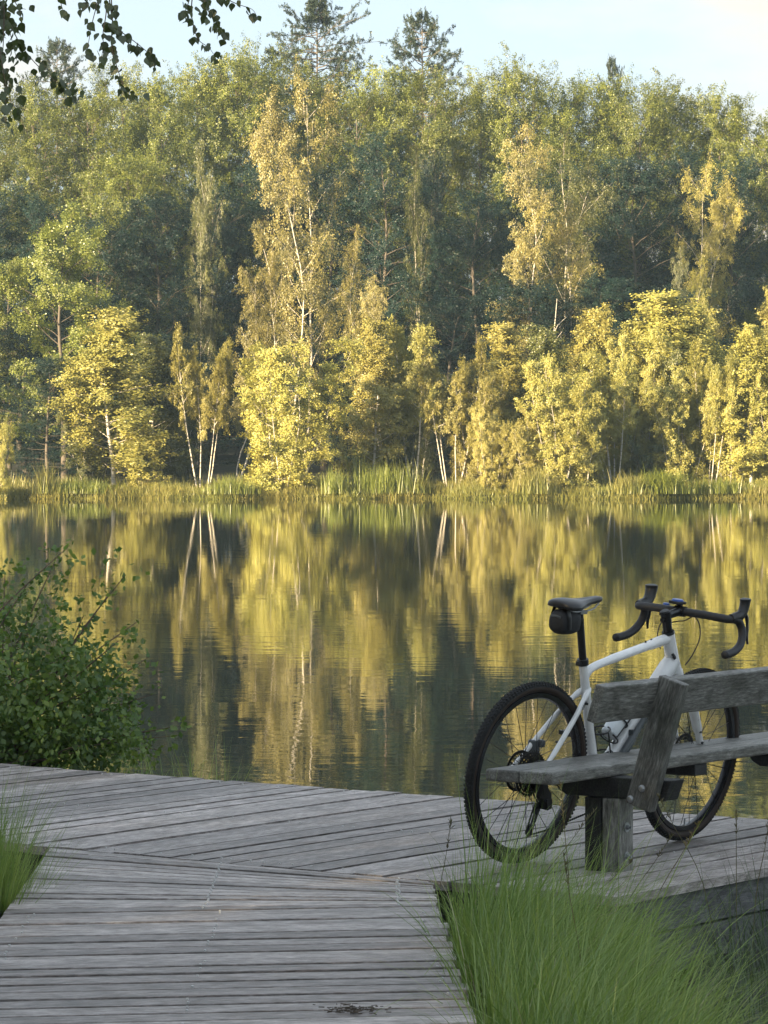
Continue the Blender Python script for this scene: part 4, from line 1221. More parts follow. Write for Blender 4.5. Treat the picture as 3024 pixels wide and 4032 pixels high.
GB = 'beeches along the top of the wood'
BK = [ # u, d, vtop, width, leaf
 (-30, 152, 215, 260, L_beech, 'green beech at the far left of the ridge under the hanging leaves'),
 (70, 160, 175, 260, L_beech, 'green beech crown just left of the dark pine on the ridge'),
 (190, 154, 190, 260, L_beech, 'yellow green beech right of the dark pine on the ridge'),
 (275, 150, 330, 260, L_beech, 'lower beech with bright upright sprays above the bright oak'),
 (265, 165, 140, 260, L_beech, 'beech with feathery top behind the lower beech on the left ridge'),
 (345, 156, 165, 260, L_beech, 'yellow green beech midway between the pine and the tall left birch'),
 (425, 160, 130, 260, L_beech, 'high yellow green beech above the sparse white limbed birch'),
 (510, 158, 115, 260, L_beech, 'broad yellow green beech left of the big cedar on the ridge'),
 (590, 162, 95, 260, L_beech, 'bright beech crown touching the left boughs of the big cedar'),
 (690, 163, 155, 260, L_beech, 'beech under the boughs of the big cedar'),
 (770, 158, 185, 260, L_beech, 'beech filling the dip between the two ridge conifers'),
 (860, 160, 145, 260, L_beech, 'broad beech left below the feathery spruce on the ridge'),
 (940, 157, 150, 260, L_beech, 'broad beech right below the feathery spruce on the ridge'),
 (1040, 160, 165, 260, L_beech, 'rounded green beech right of the feathery spruce'),
 (1130, 158, 128, 260, L_beech, 'beech with two upright tips, highest of the right ridge'),
 (1215, 159, 172, 260, L_beech, 'green beech left of the small spire conifer'),
 (1300, 161, 165, 260, L_beech, 'green beech around the small spire conifer'),
 (1385, 157, 175, 260, L_beech, 'hazy green beech right of the small spire conifer'),
 (1470, 160, 180, 260, L_beech, 'hazy beech above the orange topped weeping birch'),
 (1560, 158, 205, 260, L_beech, 'hazy beech sloping down towards the right of the ridge'),
 (1650, 156, 240, 260, L_beech, 'hazy beech at the right end of the ridge'),
 (1730, 150, 250, 260, L_beech, 'hazy beech just beyond the right end of the ridge'),
]
for i, (u, d, vt, w, lf, lab) in enumerate(BK):
    tree('beech%d' % (i % 4), 'beech_tree', u, d, vt, lab, GB, w, leaf=lf)
REAR = ['behind the first beech at the left end of the ridge', 'between the left end of the ridge and the dark pine', 'directly right of the dark pine', 'behind the feathery topped beech', 'behind the highest beech of the left ridge', 'just left of the big cedar', 'at the right side of the big cedar', 'in the dip between cedar and feathery spruce', 'at the left foot of the feathery spruce', 'a step right of the feathery spruce', 'behind the beech with two upright tips', 'left of the small spire conifer', 'right of the small spire conifer', 'above the orange topped weeping birch', 'over the right end of the ridge']
for i in range(15):
    u = -60 + i * 125
    vt = 235 - 75 * math.exp(-((u - 560) / 300) ** 2) + (30 if u > 1450 else 0)
    tree('beech%d' % ((i + 2) % 4), 'beech_tree', u, 174 + (i * 5) % 7, vt, 'rear beech whose top shows ' + REAR[i], 'rear row of beeches on the ridge', 230, leaf=L_beech)
GD = 'dark trees in the shaded face of the wood'
DK = [  # beeches whose leaf colour carries the shade of the wood's face
 ('beech0', -10, 147, 400, 270, L_beech_shade, 'dark beech behind the two oaks at the far left'),
 ('beech1', 95, 146, 430, 270, L_beech_shade, 'dark beech directly behind the bright lumpy oak'),
 ('beech2', 215, 144, 470, 270, L_beech_shade, 'dark beech in the deep shade right of the bright oak'),
 ('beech3', 330, 145, 420, 270, L_beech_shade, 'dark beech between the bright oak and the sparse birch'),
 ('beech0', 460, 147, 400, 270, L_beech_shade, 'dark beech behind the sparse white limbed birch'),
 ('beech1', 590, 149, 330, 270, L_beech_shade, 'dark beech behind the left half of the tallest birch'),
 ('beech2', 720, 148, 350, 270, L_beech_shade, 'dark beech behind the right half of the tallest birch'),
 ('beech0', 825, 146, 290, 270, L_beech_shade, 'tall blue green beech right of the tallest birch'),
 ('beech3', 930, 150, 330, 110, L_beech_shade, 'dark beech behind the thin grey stemmed birch'),
 ('beech0', 1030, 143, 410, 270, L_beech_shade, 'dark leafy beech with lit tips between grey birch and twin crown'),
 ('beech1', 1140, 151, 370, 270, L_beech_shade, 'dark beech behind the pale twin crown birch'),
 ('beech2', 1260, 150, 350, 270, L_beech_shade, 'dark beech behind the green weeping birch'),
 ('beech3', 1370, 149, 340, 270, L_beech_shade, 'dark beech right of the green weeping birch'),
 ('beech0', 1470, 151, 330, 270, L_beech_shade, 'dark hazy beech behind the orange topped birch'),
 ('beech1', 1600, 150, 340, 270, L_beech_shade, 'dark hazy beech at the right above the yellow birches'),
 ('beech2', 1150, 138, 600, 270, L_beech_shade, 'low dark beech thicket below the pale twin crown birch'),
 ('beech3', 1320, 139, 600, 270, L_beech_shade, 'low dark beech thicket right above the shore birches'),
 ('beech1', 990, 138, 640, 270, L_beech_shade, 'low dark thicket above the reddish stemmed birch'),
 ('beech2', 60, 138, 700, 270, L_beech_shade, 'low dark thicket in the deep shade at the left'),
 ('beech3', 350, 138, 720, 270, L_beech_shade, 'low dark thicket behind the olive green birch'),
 ('beech0', 700, 138, 690, 270, L_beech_shade, 'low dark thicket behind the round many stemmed birch'),
 ('beech3', 105, 129, 770, 150, L_beech_shade, 'dark bush hiding the trunk of the bright lumpy oak'),  # added foliage, coloured dark to stand for the shaded interior of the wood
 ('beech1', 200, 135, 880, 270, L_beech_shade, 'lowest dark bush under the wood behind the leftmost yellow birch'),
 ('beech2', 1460, 138, 620, 270, L_beech_shade, 'low dark thicket behind the largest shore birch'),
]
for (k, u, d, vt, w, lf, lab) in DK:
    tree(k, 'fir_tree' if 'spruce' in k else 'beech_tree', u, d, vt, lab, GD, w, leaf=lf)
tree('cedar0', 'conifer_tree', 685, 172, -8, 'tall dark cedar with wide level boughs standing above the ridge', 'conifers above the ridge', 200)
tree('spruce0', 'conifer_tree', 912, 172, 30, 'feathery spruce with pointed top above the ridge centre', 'conifers above the ridge', 150)
tree('spruce0', 'conifer_tree', 1322, 175, 128, 'small spire conifer peeping over the right ridge', 'conifers above the ridge', 60)
tree('spruce0', 'conifer_tree', 125, 168, 90, 'dark spiky pine on the left ridge behind the hanging leaves', 'conifers above the ridge', 130)
# the wood goes on to the left of the view and shades its own face
for i in range(9):
    x = -22 - i * 5.0 + rng.uniform(-1, 1); y = 128 + (i * 7.3) % 22
    tree('beech%d' % (i % 4), 'beech_tree', 0, y, 230 + (i * 61) % 120, 'beech of the wood going on beyond the left of the view', 'wood beyond the left of the view', 1.05, x=x)
for i in range(5):
    x = 20 + i * 5.5; y = 130 + (i * 7.3) % 20
    tree('beech%d' % (i % 4), 'beech_tree', 0, y, 260 + (i * 61) % 120, 'beech of the wood going on beyond the right of the view', 'wood beyond the right of the view', 1.05, x=x)
# white snag
mb = MB(); g = np.random.default_rng(3)
sn = grow((0, 0, 0), (0.0, 0, 1), 6.6, 10, g, 0.04, 0.12); mb.tube([Vector(p) for p in sn], [0.05 - 0.004 * i for i in range(11)], 7)
for k in (6, 7, 8):
    b_ = grow(sn[k], (g.normal(), g.normal(), 1.2), 0.9, 4, g, .15); mb.tube([Vector(p) for p in b_], [0.02, .016, .012, .008, .004], 5)
sx = (1180 * DS - 1512) / FPX * 125.5
so = mb.build('dead_birch', B_birch, None, smooth=True); so.location = (sx, 127.5, 0.1)
tag(so, 'bare white dead birch snag rising among the shore birches', 'dead tree')

# ------------------------------------------------------------------ grasses
def blades(base, length, az, th0, bend, width, g, seg=5, tw=0.5):
    n = len(base)
    P = np.zeros((n, seg + 1, 3)); P[:, 0] = base
    hx, hy = np.cos(az), np.sin(az)
    for i in range(seg):
        th = th0 + bend * ((i + 0.5) / seg) ** 1.3
        st = (length / seg)[:, None] * np.stack([hx * np.sin(th), hy * np.sin(th), np.cos(th)], 1)
        P[:, i + 1] = P[:, i] + st
    s = np.linspace(0, 1, seg + 1)
    w = width[:, None] * (1 - s ** 1.7 * 0.97)[None]
    wa = az + math.pi / 2 + g.normal(0, tw, n)
    W = np.stack([np.cos(wa), np.sin(wa), np.zeros(n)], 1)[:, None] * w[..., None] * 0.5
    V = np.stack([P - W, P + W], 2).reshape(n, -1, 3)
    k = np.arange(seg)
    q = np.stack([2 * k, 2 * k + 1, 2 * k + 3, 2 * k + 2], 1)
    Q = (np.arange(n)[:, None, None] * (2 * (seg + 1)) + q[None]).reshape(-1, 4)
    return V.reshape(-1, 3), Q

def grass_obj(name, mats, pts, length, az, th0, bend, width, g, label, cat, seg=5, kind='stuff', parent=None):
    V, Q = blades(np.array(pts), length, az, th0, bend, width, g, seg)
    o = link(name, np_mesh(name, V, Q, mat=mats), parent)
    if parent is None: tag(o, label, cat, kind=kind)
    return o

g = np.random.default_rng(21)
# lush grass between walkway and platform: tufts whose blades fan out and lean towards the bench
TX = 0.28 + np.abs(g.normal(0, 0.30, 150)); TY = g.uniform(8.6, 12.7, 150)
k = g.integers(0, 150, 20000); n = 20000
ra = g.uniform(-3.14, 3.14, n); rr = np.abs(g.normal(0, 0.075, n))
X = TX[k] + np.cos(ra) * rr; Y = TY[k] + np.sin(ra) * rr
ok = (X < 1.05) & (AA[0] * X + AA[1] * Y < A0 - 0.03) & (X > np.vectorize(xr)(Y) + 0.015)
X, Y, ra, k = X[ok], Y[ok], ra[ok], k[ok]; n = len(X)
Z = ground_z(X, Y)
tl_ = g.uniform(0.8, 1.2, 150)
L = np.where(g.random(n) < 0.10, g.uniform(0.5, 0.78, n), np.clip(g.normal(0.40, 0.10, n), 0.15, 0.7)) * tl_[k]
L *= np.clip(1.15 - 0.55 * np.maximum(0, X - 0.30), 0.5, 1.1)
dx, dy = np.cos(ra) + 0.9, np.sin(ra) * 0.9 - 0.15
az = np.arctan2(dy, dx) + g.normal(0, 0.35, n)
th0 = np.abs(g.normal(0.14, 0.12, n)) + 0.40 * np.clip(X - 0.35, 0, 1)
bd = np.abs(g.normal(1.05, 0.6, n)); wd = g.uniform(0.0018, 0.006, n)
dry = g.random(n) < 0.07
for m_, mat_, nm in ((~dry, L_grass, None), (dry, L_straw, None)):
    P_ = np.stack([X, Y, Z], 1)[m_]
    if mat_ is L_grass:
        lush = grass_obj('grass', mat_, P_, L[m_], az[m_], th0[m_], bd[m_], wd[m_], g, 'lush green grass mound arching between the walkway and the bench', 'grass', 7)
    else:
        o = grass_obj('dry_blades', mat_, P_, L[m_] * 0.9, az[m_], th0[m_] + .1, bd[m_] + .4, wd[m_], g, None, None, 7, parent=lush); o['kind'] = 'stuff'
# sedge growing from the dark hollow at the right
n = 2600
X = g.uniform(1.0, 2.3, n); Y = g.uniform(9.5, 13.6, n)
ok = (AA[0] * X + AA[1] * Y < A0 - 0.05) | (NN[0] * X + NN[1] * Y > nN + 0.06)
ok = ok & (NN[0] * X + NN[1] * Y > nN + 0.16) & ((X / Y > 0.094) | (Y < 11.4)) & (g.random(len(X)) < 0.75)
X, Y = X[ok], Y[ok]; n = len(X)
grass_obj('sedge', L_grass_dark, np.stack([X, Y, ground_z(X, Y)], 1), g.uniform(0.25, 0.55, n), g.normal(2.4, 1.2, n), np.abs(g.normal(0.12, 0.1, n)), np.abs(g.normal(0.9, 0.5, n)), g.uniform(0.002, 0.005, n), g,
          'thin dark sedge growing out of the hollow beside the platform', 'grass', 6)
# left tuft
n = 3000
X = -1.40 - np.abs(g.normal(0, 0.07, n)) + 0.05; Y = g.uniform(12.3, 14.0, n)
X = np.minimum(X, np.vectorize(xl)(Y) - 0.012)
grass_obj('grass', L_grass, np.stack([X, Y, ground_z(X, Y)], 1), np.clip(g.normal(0.68, 0.15, n), .2, 1.0), g.normal(0.4, 1.5, n), np.abs(g.normal(0.06, 0.07, n)), np.abs(g.normal(0.40, 0.3, n)), g.uniform(0.003, 0.007, n), g,
          'tall green grass growing over the left side of the walkway', 'grass', 6)
# marsh grass going on beside the boards on both sides
n = 16000
X = np.where(g.random(n) < 0.5, g.uniform(-7.5, -1.72, n), g.uniform(2.0, 7.0, n)); Y = g.uniform(7.0, 16.5, n)
ok = (ground_z(X, Y) > WATER + 0.01) & ((AA[0] * X + AA[1] * Y < A0 - 0.1) | (NN[0] * X + NN[1] * Y > nN + 0.5))
X, Y = X[ok], Y[ok]; n = len(X)
grass_obj('marsh_grass', L_grass, np.stack([X, Y, ground_z(X, Y) - 0.02], 1), np.clip(g.normal(0.36, 0.12, n), .1, .7), g.uniform(-3.14, 3.14, n), np.abs(g.normal(0.15, 0.12, n)), np.abs(g.normal(0.8, 0.5, n)), g.uniform(0.004, 0.009, n), g,
          'low marsh grass on the wet ground at both sides of the boardwalk', 'grass', 4)
# grass along the far edge of the platform, seen through the bush
n = 500
q = g.uniform(-11.4, -8.6, n); X = AA[0] * (A1 + 0.25) + NN[0] * q + g.normal(0, .1, n); Y = AA[1] * (A1 + 0.25) + NN[1] * q + g.normal(0, .1, n)
ok = X < -0.75
X, Y = X[ok], Y[ok]; n = len(X)
grass_obj('grass', L_grass, np.stack([X, Y, np.full(n, -0.35)], 1), g.uniform(.3, .6, n), g.uniform(-3.1, 3.1, n), np.abs(g.normal(0.1, 0.1, n)), np.abs(g.normal(0.5, 0.4, n)), g.uniform(0.003, 0.006, n), g,
          'thin grass fringe between the platform and the leafy bush', 'grass', 5)
# tall seed stalks in front of bicycle and bench
STALK = ['standing alone at the corner between walkway and platform', 'before the left side of the rear wheel', 'leaning right across the middle of the rear wheel', 'upright before the bottom of the rear wheel', 'tall and dark in the middle of the grass before the bench post', 'tall and dark in the nearest lush grass at the bottom', 'leaning far right below the rear derailleur', 'leaning right before the bench post', 'leaning right before the bolts of the bench post', 'leaning left before the front wheel', 'upright below the right end of the bench', 'at the right end of the platform edge']
for i, (u, v0, d, h, lean) in enumerate(((1690, 3700, 12.2, 0.72, 0.10), (1885, 3700, 12.3, 0.66, 0.25), (1960, 3750, 12.1, 0.74, 0.42), (2010, 3740, 12.1, 0.62, 0.15), (2260, 3750, 11.4, 0.74, -0.05), (2330, 4020, 10.2, 0.75, -0.10), (2120, 3720, 12.2, 0.60, 0.5), (2380, 3700, 12.0, 0.62, 0.35), (2500, 3720, 11.9, 0.66, 0.30), (2850, 3700, 12.3, 0.70, -0.3), (2905, 3690, 12.4, 0.62, 0.0), (2960, 3680, 12.4, 0.6, 0.1))):
    mb = MB(); p = px(u, v0, d); p.z = float(ground_z(p.x, p.y))
    top = Vector((lean * h, g.normal(0, 0.03), h))
    pts = catmull([Vector((0, 0, 0)), top * 0.5 + Vector((-lean * .12, 0, 0.02)), top * 0.82, top + Vector((lean * .05, 0, -abs(lean) * .08))], 4)
    mb.tube(pts, [0.0017] * 8 + [0.0012] * 5, 4)
    for k in range(26):
        f = g.uniform(0.70, 1.0); a, dd = at_len(np.array([list(q) for q in pts]), f)
        w = Vector(a); e_ = w + Vector((g.normal(0, .006), g.normal(0, .006), 0.014))
        mb.tube([w, (w + e_) / 2, e_], [0.0005, 0.0017, 0.0004], 4)
    o = mb.build('grass_stalk', L_stalk, None); o.location = p
    tag(o, 'thin seed stalk ' + STALK[i], 'grass stalk', 'seed stalks above the lush grass')
# far bank
n = 52000
X = g.uniform(-17, 17, n); off = np.abs(g.normal(0, 2.4, n)) - 0.35 * g.random(n) ** 2
Y = shore_y(X) + off
cl = np.sin(X * 1.7 + np.sin(Y * 2)) * np.sin(X * 0.6 + 2.2)
L = 0.72 * np.clip(g.normal(0.27, 0.12, n) + 0.24 * cl + 0.05 * np.minimum(off, 4), 0.12, 1.1)
grass_obj('bank_grass', L_bank, np.stack([X, Y, np.maximum(ground_z(X, Y) - 0.03, WATER - 0.02)], 1), L, g.uniform(-3.14, 3.14, n), np.abs(g.normal(0.1, 0.12, n)), np.abs(g.normal(0.6, 0.4, n)), g.uniform(0.012, 0.028, n), g,
          'gold and green grass bank along the far shore', 'grass', 3)
n = 16000
X = g.uniform(-17, 17, n); off = g.uniform(-0.55, 0.9, n); Y = shore_y(X) + off
low = np.stack([X, Y, np.maximum(ground_z(X, Y) - 0.03, WATER - 0.03)], 1)
bank = bpy.data.objects['bank_grass']
o = grass_obj('overhanging_blades', L_bank, low, np.clip(g.normal(0.24, 0.08, n) + 0.10 * np.sin(X * 2.3) * np.sin(X * 0.9 + 1), 0.06, 0.6), g.normal(-1.57, 1.0, n), np.abs(g.normal(0.25, 0.2, n)), np.abs(g.normal(0.9, 0.5, n)), g.uniform(0.014, 0.032, n), g, None, None, 3, parent=bank)
o['kind'] = 'stuff'
def tussock(name, u, wid, h, nb, mat, label, group, bend=0.7, d=None, w=(0.015, 0.03)):
    x = (u * DS - 1512) / FPX * 120.5
    y = float(shore_y(x)) + 0.25 if d is None else d
    X = x + g.normal(0, wid * 0.42, nb); Y = y + g.normal(0, 0.35, nb)
    V, Q = blades(np.stack([X - x, Y - y, np.zeros(nb)], 1), np.clip(g.normal(h, h * .22, nb), .1, 3), g.uniform(-3.14, 3.14, nb), np.abs(g.normal(0.08, 0.1, nb)), np.abs(g.normal(bend, 0.35, nb)), g.uniform(*w, nb), g, 4)
    o = link(name, np_mesh(name, V, Q, mat=mat)); o.location = (x, y, max(float(ground_z(x, y)), WATER))
    tag(o, label, 'reeds' if 'reed' in name else 'grass tuft', group)
tussock('reed_clump', 832, 1.15, 0.85, 700, L_reed, 'bright green reed clump at the waterline below the white trunked birch', None, 0.35)
tussock('sedge_tussock', 1430, 0.9, 0.8, 1300, L_reed, 'large round green sedge tussock at the waterline below the willow bush', None, 1.3)
tussock('sedge_tussock', 1360, 0.6, 0.65, 500, L_bank, 'pale yellow green tussock left of the large round sedge tussock', None, 1.0)
tussock('reed_clump', 1150, 0.8, 0.8, 350, L_bank, 'tall pale reed clump below the pointed yellow birch mass', None, 0.3)
tussock('reed_clump', 95, 0.45, 0.95, 220, L_bank, 'pale tall reed tuft on the bank left of the leftmost yellow birch', None, 0.3)
tussock('sedge_tussock', 500, 0.8, 0.55, 350, L_reed, 'low green sedge patch left of the round many stemmed birch', None, 0.6)
tussock('reed_clump', 722, 0.4, 0.75, 200, L_reed, 'small green reed tuft right below the round many stemmed birch', None, 0.3)
tussock('reed_clump', 770, 0.3, 1.5, 60, L_reed, 'few tall thin reeds left of the bright green reed clump', None, 0.3, d=122.5)
tussock('sedge_tussock', 905, 0.35, 0.5, 250, L_bank, 'small yellow tussock right of the bright green reed clump', None, 0.8)
tussock('sedge_tussock', 1560, 1.2, 0.5, 500, L_reed, 'low green sedge strip at the right end of the far bank', None, 0.7)
tussock('sedge_tussock', 170, 1.3, 0.45, 500, L_reed, 'low green sedge strip at the left end of the far bank', None, 0.7)

# ------------------------------------------------------------------ leafy bush behind the platform on the left
def leaf_mesh(name, mat, L, W, tri=True):
    """one broad leaf: two folded halves with a pointed tip; local X runs to the tip"""
    out = [(0, 0), (0.12, 0.30), (0.30, 0.48), (0.50, 0.42), (0.75, 0.20), (1.0, 0.0)]
    vs = [(x * L, 0, -0.05 * L * x * x) for x, w in out]
    fs = []
    for s in (1, -1):
        b = len(vs)
        vs += [(x * L, s * w * W, 0.10 * W * w * 2 - 0.10 * L * x * x) for x, w in out[1:-1]]
        fs.append((0, b, 1) if s > 0 else (0, 1, b))
        for k in range(3):
            q = (k + 1, b + k, b + k + 1, k + 2)
            fs.append(q if s > 0 else q[::-1])
        q = (4, b + 3, 5); fs.append(q if s > 0 else q[::-1])
    me = bpy.data.meshes.new(name); me.from_pydata(vs, [], fs); me.materials.append(mat); me.update()
    return me

bush = tag(empty('leafy_bush', (-2.15, 18.6, -0.4)), 'leafy green bush with long reaching twigs at the water beyond the platform', 'bush')
bl = Vector(bush.location)
g = np.random.default_rng(8)
lm = [leaf_mesh('leaf', L_shrub, 0.040, 0.030), leaf_mesh('leaf', L_shrub, 0.032, 0.026)]
tips = [(150, 1178, 18.3), (118, 1215, 18.4), (268, 1245, 18.3), (240, 1275, 18.4), (375, 1570, 18.0), (372, 1590, 18.1), (330, 1500, 18.3), (320, 1420, 18.4), (300, 1340, 18.5), (255, 1385, 18.3), (310, 1540, 18.2), (180, 1330, 18.4), (90, 1300, 18.5), (60, 1260, 18.4), (10, 1240, 18.5), (290, 1600, 18.0), (340, 1620, 18.1), (220, 1480, 18.2), (130, 1420, 18.3), (40, 1380, 18.4), (170, 1560, 18.2), (80, 1500, 18.3), (250, 1630, 18.1), (20, 1600, 18.3), (110, 1640, 18.1), (-40, 1330, 18.6), (-60, 1450, 18.5), (200, 1400, 18.7), (265, 1480, 18.7), (140, 1330, 18.8), (30, 1470, 18.8), (180, 1610, 18.0), (60, 1560, 18.0)]
stems = MB(); anchor = []
for i, (u, v, d) in enumerate(tips):
    tip = px(u * DS, v * DS, d) - bl
    root = Vector((g.normal(0, 0.16) - 0.05, g.normal(0, 0.12), 0.0))
    mid = root * 0.45 + tip * 0.55 + Vector((g.normal(0, 0.05) - 0.04, g.normal(0, 0.05), 0.10 + 0.08 * g.random()))
    pts = catmull([root, root * .7 + mid * .3 + Vector((-.03, 0, .06)), mid, tip], 6)
    k = len(pts)
    stems.tube(pts, [0.010 * (1 - j / k) + 0.0016 for j in range(k)], 5)
    anchor.append((np.array([list(p) for p in pts]), i))
st = stems.build('stem', B_twig, bush, smooth=True)
pos = []
for P, i in anchor:
    for k in range(9):        # leaves set along the outer half of each twig: single objects
        f = 1 - 0.55 * (k + 0.4 * g.random()) / 9
        p, d = at_len(P, min(f, 0.999)); pos.append((p, d))
pos = pos[:300]
def orient(o, d, g, hang):
    x = Vector(d) * 0.5 + Vector((g.normal(0, .6), g.normal(0, .6), g.normal(0, .4) - hang)); x.normalize()
    z = Vector((g.normal(0, .45), g.normal(-0.2, .45), 1.0)); z = (z - x * z.dot(x)).normalized(); y = z.cross(x)
    M = Matrix((x, y, z)).transposed()
    o.rotation_mode = 'QUATERNION'; o.rotation_quaternion = M.to_quaternion()
for k, (p, d) in enumerate(pos):
    o = link('leaf', lm[k % 2], bush); o.location = p + g.normal(0, 0.006, 3); orient(o, d, g, 0.3)
    s = g.uniform(0.75, 1.25); o.scale = (s, s, s)
# the inner mass of leaves, too many to single out
P = []; D_ = []
for Pl, i in anchor:
    for k in range(11):
        p, d = at_len(Pl, min(0.3 + 0.68 * g.random(), .999))
        P.append(p + g.normal(0, 0.05, 3)); q = d * .4 + g.normal(0, .6, 3); D_.append(q / np.linalg.norm(q))
for k in range(620):
    u, v = g.uniform(-60, 270), 1300 + 350 * math.sqrt(g.random())
    if u > 300 * min(1, 0.35 + (v - 1300) / 320): continue
    p = px(u * DS, v * DS, 18.4 + g.normal(0, 0.3)) - bl; P.append(np.array(list(p))); q = g.normal(0, 1, 3); D_.append(q / np.linalg.norm(q))
V, Q = spray_leaves(np.array(P), np.array(D_), np.full(len(P), 0.16), 11, 0.036, 0.03, g, 0.5, 0.2)
fo = link('foliage', np_mesh('foliage', V, Q, mat=L_shrub), bush); fo['kind'] = 'stuff'

# ------------------------------------------------------------------ birch that overhangs the view from the left
tree_b = tag(empty('overhanging_birch', (-4.3, 12.6, -0.3)), 'birch with dark hanging leafy twigs reaching into the top left of the sky', 'tree')
tb = Vector(tree_b.location)
lh = [leaf_mesh('leaf', L_hang, 0.035, 0.032), leaf_mesh('leaf', L_hang, 0.029, 0.026)]
mb = MB(); g = np.random.default_rng(17)
trk = grow((0, 0, -0.2), (0.03, 0, 1), 9.5, 12, g, 0.04, 0.02)
mb.tube([Vector(p) for p in trk], [0.16 - 0.011 * i for i in range(13)], 10)
hub_pts = []
def R7(x, y, d): return px(x / 1.565, y / 1.565, d)
for tgt, z0 in ((R7(-60, -260, 12.2), 2.6), (R7(640, -330, 13.0), 3.0), (R7(1230, -360, 13.6), 3.3)):
    t = tgt - tb
    i0 = 4
    p0 = Vector(trk[5]) if z0 > 2.8 else Vector(trk[4])
    pts = catmull([p0, p0 * 0.6 + t * 0.4 + Vector((0, 0, 0.5)), t], 6)
    mb.tube(pts, [0.035 * (1 - j / len(pts)) + 0.004 for j in range(len(pts))], 6)
    hub_pts.append(tgt)
mb.build('trunk', B_birch, tree_b, smooth=True)
twigs = [  # region-7 pixels of the twig, distance, which limb it hangs from
 ([(-60, -260), (10, -60), (30, 60), (28, 220), (22, 400), (38, 600), (40, 800)], 12.2, 20, 40),
 ([(-60, -260), (-40, -20), (45, 110), (120, 260), (200, 370), (300, 470), (400, 540), (490, 590)], 12.4, 30, 42),
 ([(-60, -260), (-60, 60), (-10, 200), (20, 420), (70, 620), (160, 740)], 12.0, 12, 45),
 ([(-60, -260), (60, -80), (110, 40), (165, 65)], 12.6, 9, 40),
 ([(-60, -260), (-30, -60), (20, 60), (60, 180), (90, 300), (110, 380)], 12.3, 16, 50),
 ([(-60, -260), (-70, 200), (-20, 330), (30, 450), (90, 560)], 12.2, 14, 48),
 ([(640, -330), (682, -80), (697, 130), (695, 300), (735, 450), (775, 560), (845, 590)], 13.0, 22, 32),
 ([(640, -330), (690, 90), (720, 175), (800, 238), (880, 300), (935, 350), (975, 400)], 13.0, 18, 28),
 ([(640, -330), (612, -30), (600, 40), (570, 160), (545, 300), (545, 335)], 13.2, 7, 20),
 ([(640, -330), (660, 40), (640, 200), (640, 300), (625, 370)], 13.1, 11, 26),
 ([(640, -330), (560, -60), (540, 20), (505, 50)], 13.2, 7, 25),
 ([(640, -330), (400, -120), (375, -20), (390, 60), (405, 85)], 13.2, 5, 14),
 ([(1230, -360), (1180, -40), (1150, 60), (1130, 90)], 13.6, 9, 30),
 ([(1230, -360), (1250, -60), (1280, 60), (1330, 150), (1350, 220)], 13.6, 18, 38),
 ([(1230, -360), (1185, 20), (1190, 140), (1225, 250), (1290, 300), (1330, 360)], 13.7, 11, 24),
 ([(1230, -360), (1330, -60), (1400, 0), (1470, 35), (1555, 65), (1590, 120)], 13.7, 6, 16),
]
nleaf = 0
for (path, d, nl, jit) in twigs:
    P = catmull([R7(x, y, d) - tb for x, y in path], 5)
    m2 = MB(); k = len(P); m2.tube(P, [0.0022 * (1 - j / k) + 0.0007 for j in range(k)], 5)
    tw = m2.build('twig', B_twig, tree_b)
    A = np.array([list(p) for p in P])
    lo = 0.22
    nl = int(nl * 1.9)
    for j in range(nl):
        f = lo + (1 - lo) * (j + 0.8 * g.random()) / nl
        p, dd = at_len(A, min(f, 0.999))
        o = link('leaf', lh[j % 2], tw)
        jt = jit / 1.565 / FPX * d
        p = p + np.array([g.normal(0, jt * .55), g.normal(0, 0.05), g.normal(0, jt * .45)])
        o.location = p
        x = Vector((g.normal(0, .35) + 0.3 * (1 if g.random() > .5 else -1), g.normal(0, .3), -1.0)).normalized()
        z = Vector((g.normal(0, .6), -1 if g.random() > .35 else 0.2, g.normal(0, .5))); z = (z - x * z.dot(x)).normalized(); y = z.cross(x)
        o.rotation_mode = 'QUATERNION'; o.rotation_quaternion = Matrix((x, y, z)).transposed().to_quaternion()
        s = g.uniform(0.7, 1.25); o.scale = (s, s, s)
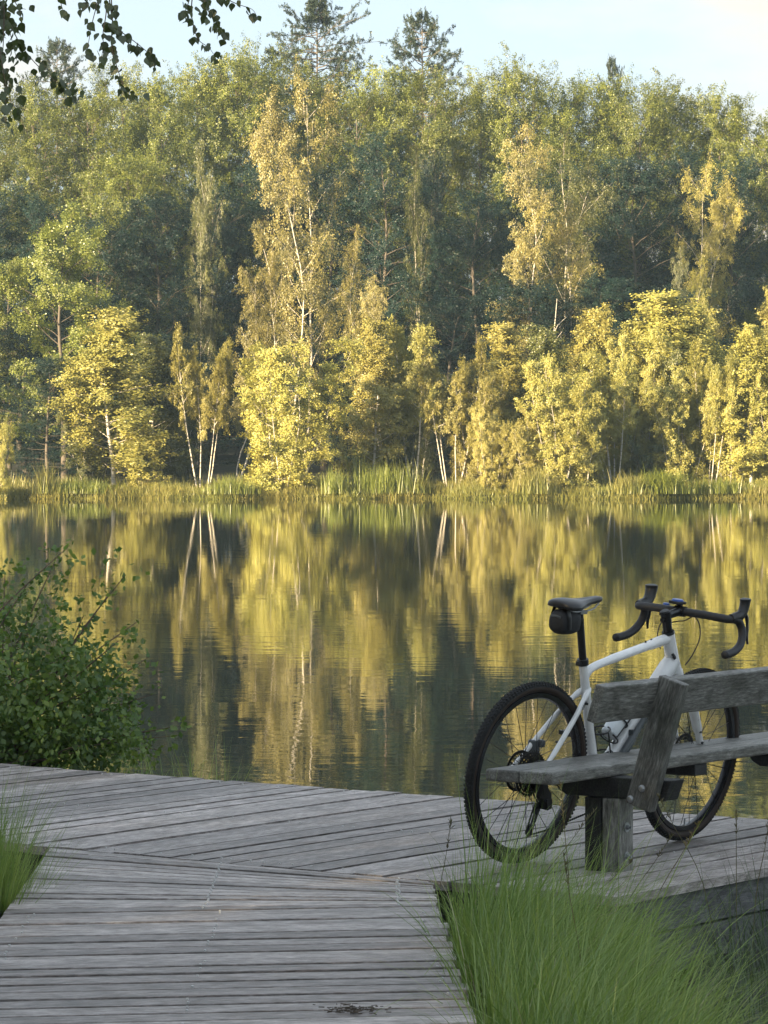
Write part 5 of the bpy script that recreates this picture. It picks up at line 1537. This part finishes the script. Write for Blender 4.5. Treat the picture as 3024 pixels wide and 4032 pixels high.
# the part of its crown outside the view
P = []; D_ = []
for i in range(420):
    t = g.uniform(0.30, 1.0); p, _ = at_len(trk, t)
    r = 2.0 * (1.15 - t) * math.sqrt(g.random()) + 0.2; a = g.uniform(0, 6.28)
    q = np.array([p[0] + r * math.cos(a), p[1] + r * math.sin(a), p[2]])
    if q[0] + tb.x > -2.15 and q[2] > 2.2: continue
    P.append(q); D_.append(np.array([g.normal(0, .3), g.normal(0, .3), -1]))
V, Q = spray_leaves(np.array(P), nrmz(np.array(D_)), np.full(len(P), 0.8), 26, 0.05, 0.08, g, 0.6, 0.6)
fo = link('foliage', np_mesh('foliage', V, Q, mat=L_hang), tree_b); fo['kind'] = 'stuff'

# ------------------------------------------------------------------ the wood on this shore that keeps the sun off the boards
shade = []
for r_, (off, h) in enumerate(((3.0, 7.5), (6.0, 8.5), (9.5, 9.5))):
    for k in range(9):
        q = -19.0 + 2.1 * k + (1.0 if r_ == 1 else 0)
        shade.append((sun_vec.x / math.cos(SUN_EL) * off - sun_vec.y / math.cos(SUN_EL) * q, sun_vec.y / math.cos(SUN_EL) * off + sun_vec.x / math.cos(SUN_EL) * q, h + (k * 37 % 5) * 0.25))
for i, (x, y, h) in enumerate(shade):
    key = 'beech%d' % (i % 4)
    tm, cm, ph, cw = PROTO[key]
    s = h / ph
    r = empty('beech_tree', (x, y, float(ground_z(x, y)))); r.scale = (3.8 / cw, 3.8 / cw, s); r.rotation_euler = (0, 0, i * 1.7)
    link('trunk', tm, r); link('crown', cm, r)
    tag(r, 'beech of the wood on the near shore that shades the boardwalk', 'tree', 'wood on the near shore')

# ------------------------------------------------------------------ the evening air
mb = MB(); mb.box((0, 1150, 13.5), (2000, 3100, 33))
hz, n_, l_ = new_mat('evening_haze')
pv = n_.new('ShaderNodeVolumePrincipled'); pv.inputs['Color'].default_value = (0.55, 0.78, 1.0, 1); pv.inputs['Density'].default_value = 0.0003; pv.inputs['Anisotropy'].default_value = 0.0
l_.new(pv.outputs[0], n_.new('ShaderNodeOutputMaterial').inputs['Volume'])
hb_ = mb.build('haze', hz); hb_['kind'] = 'stuff'
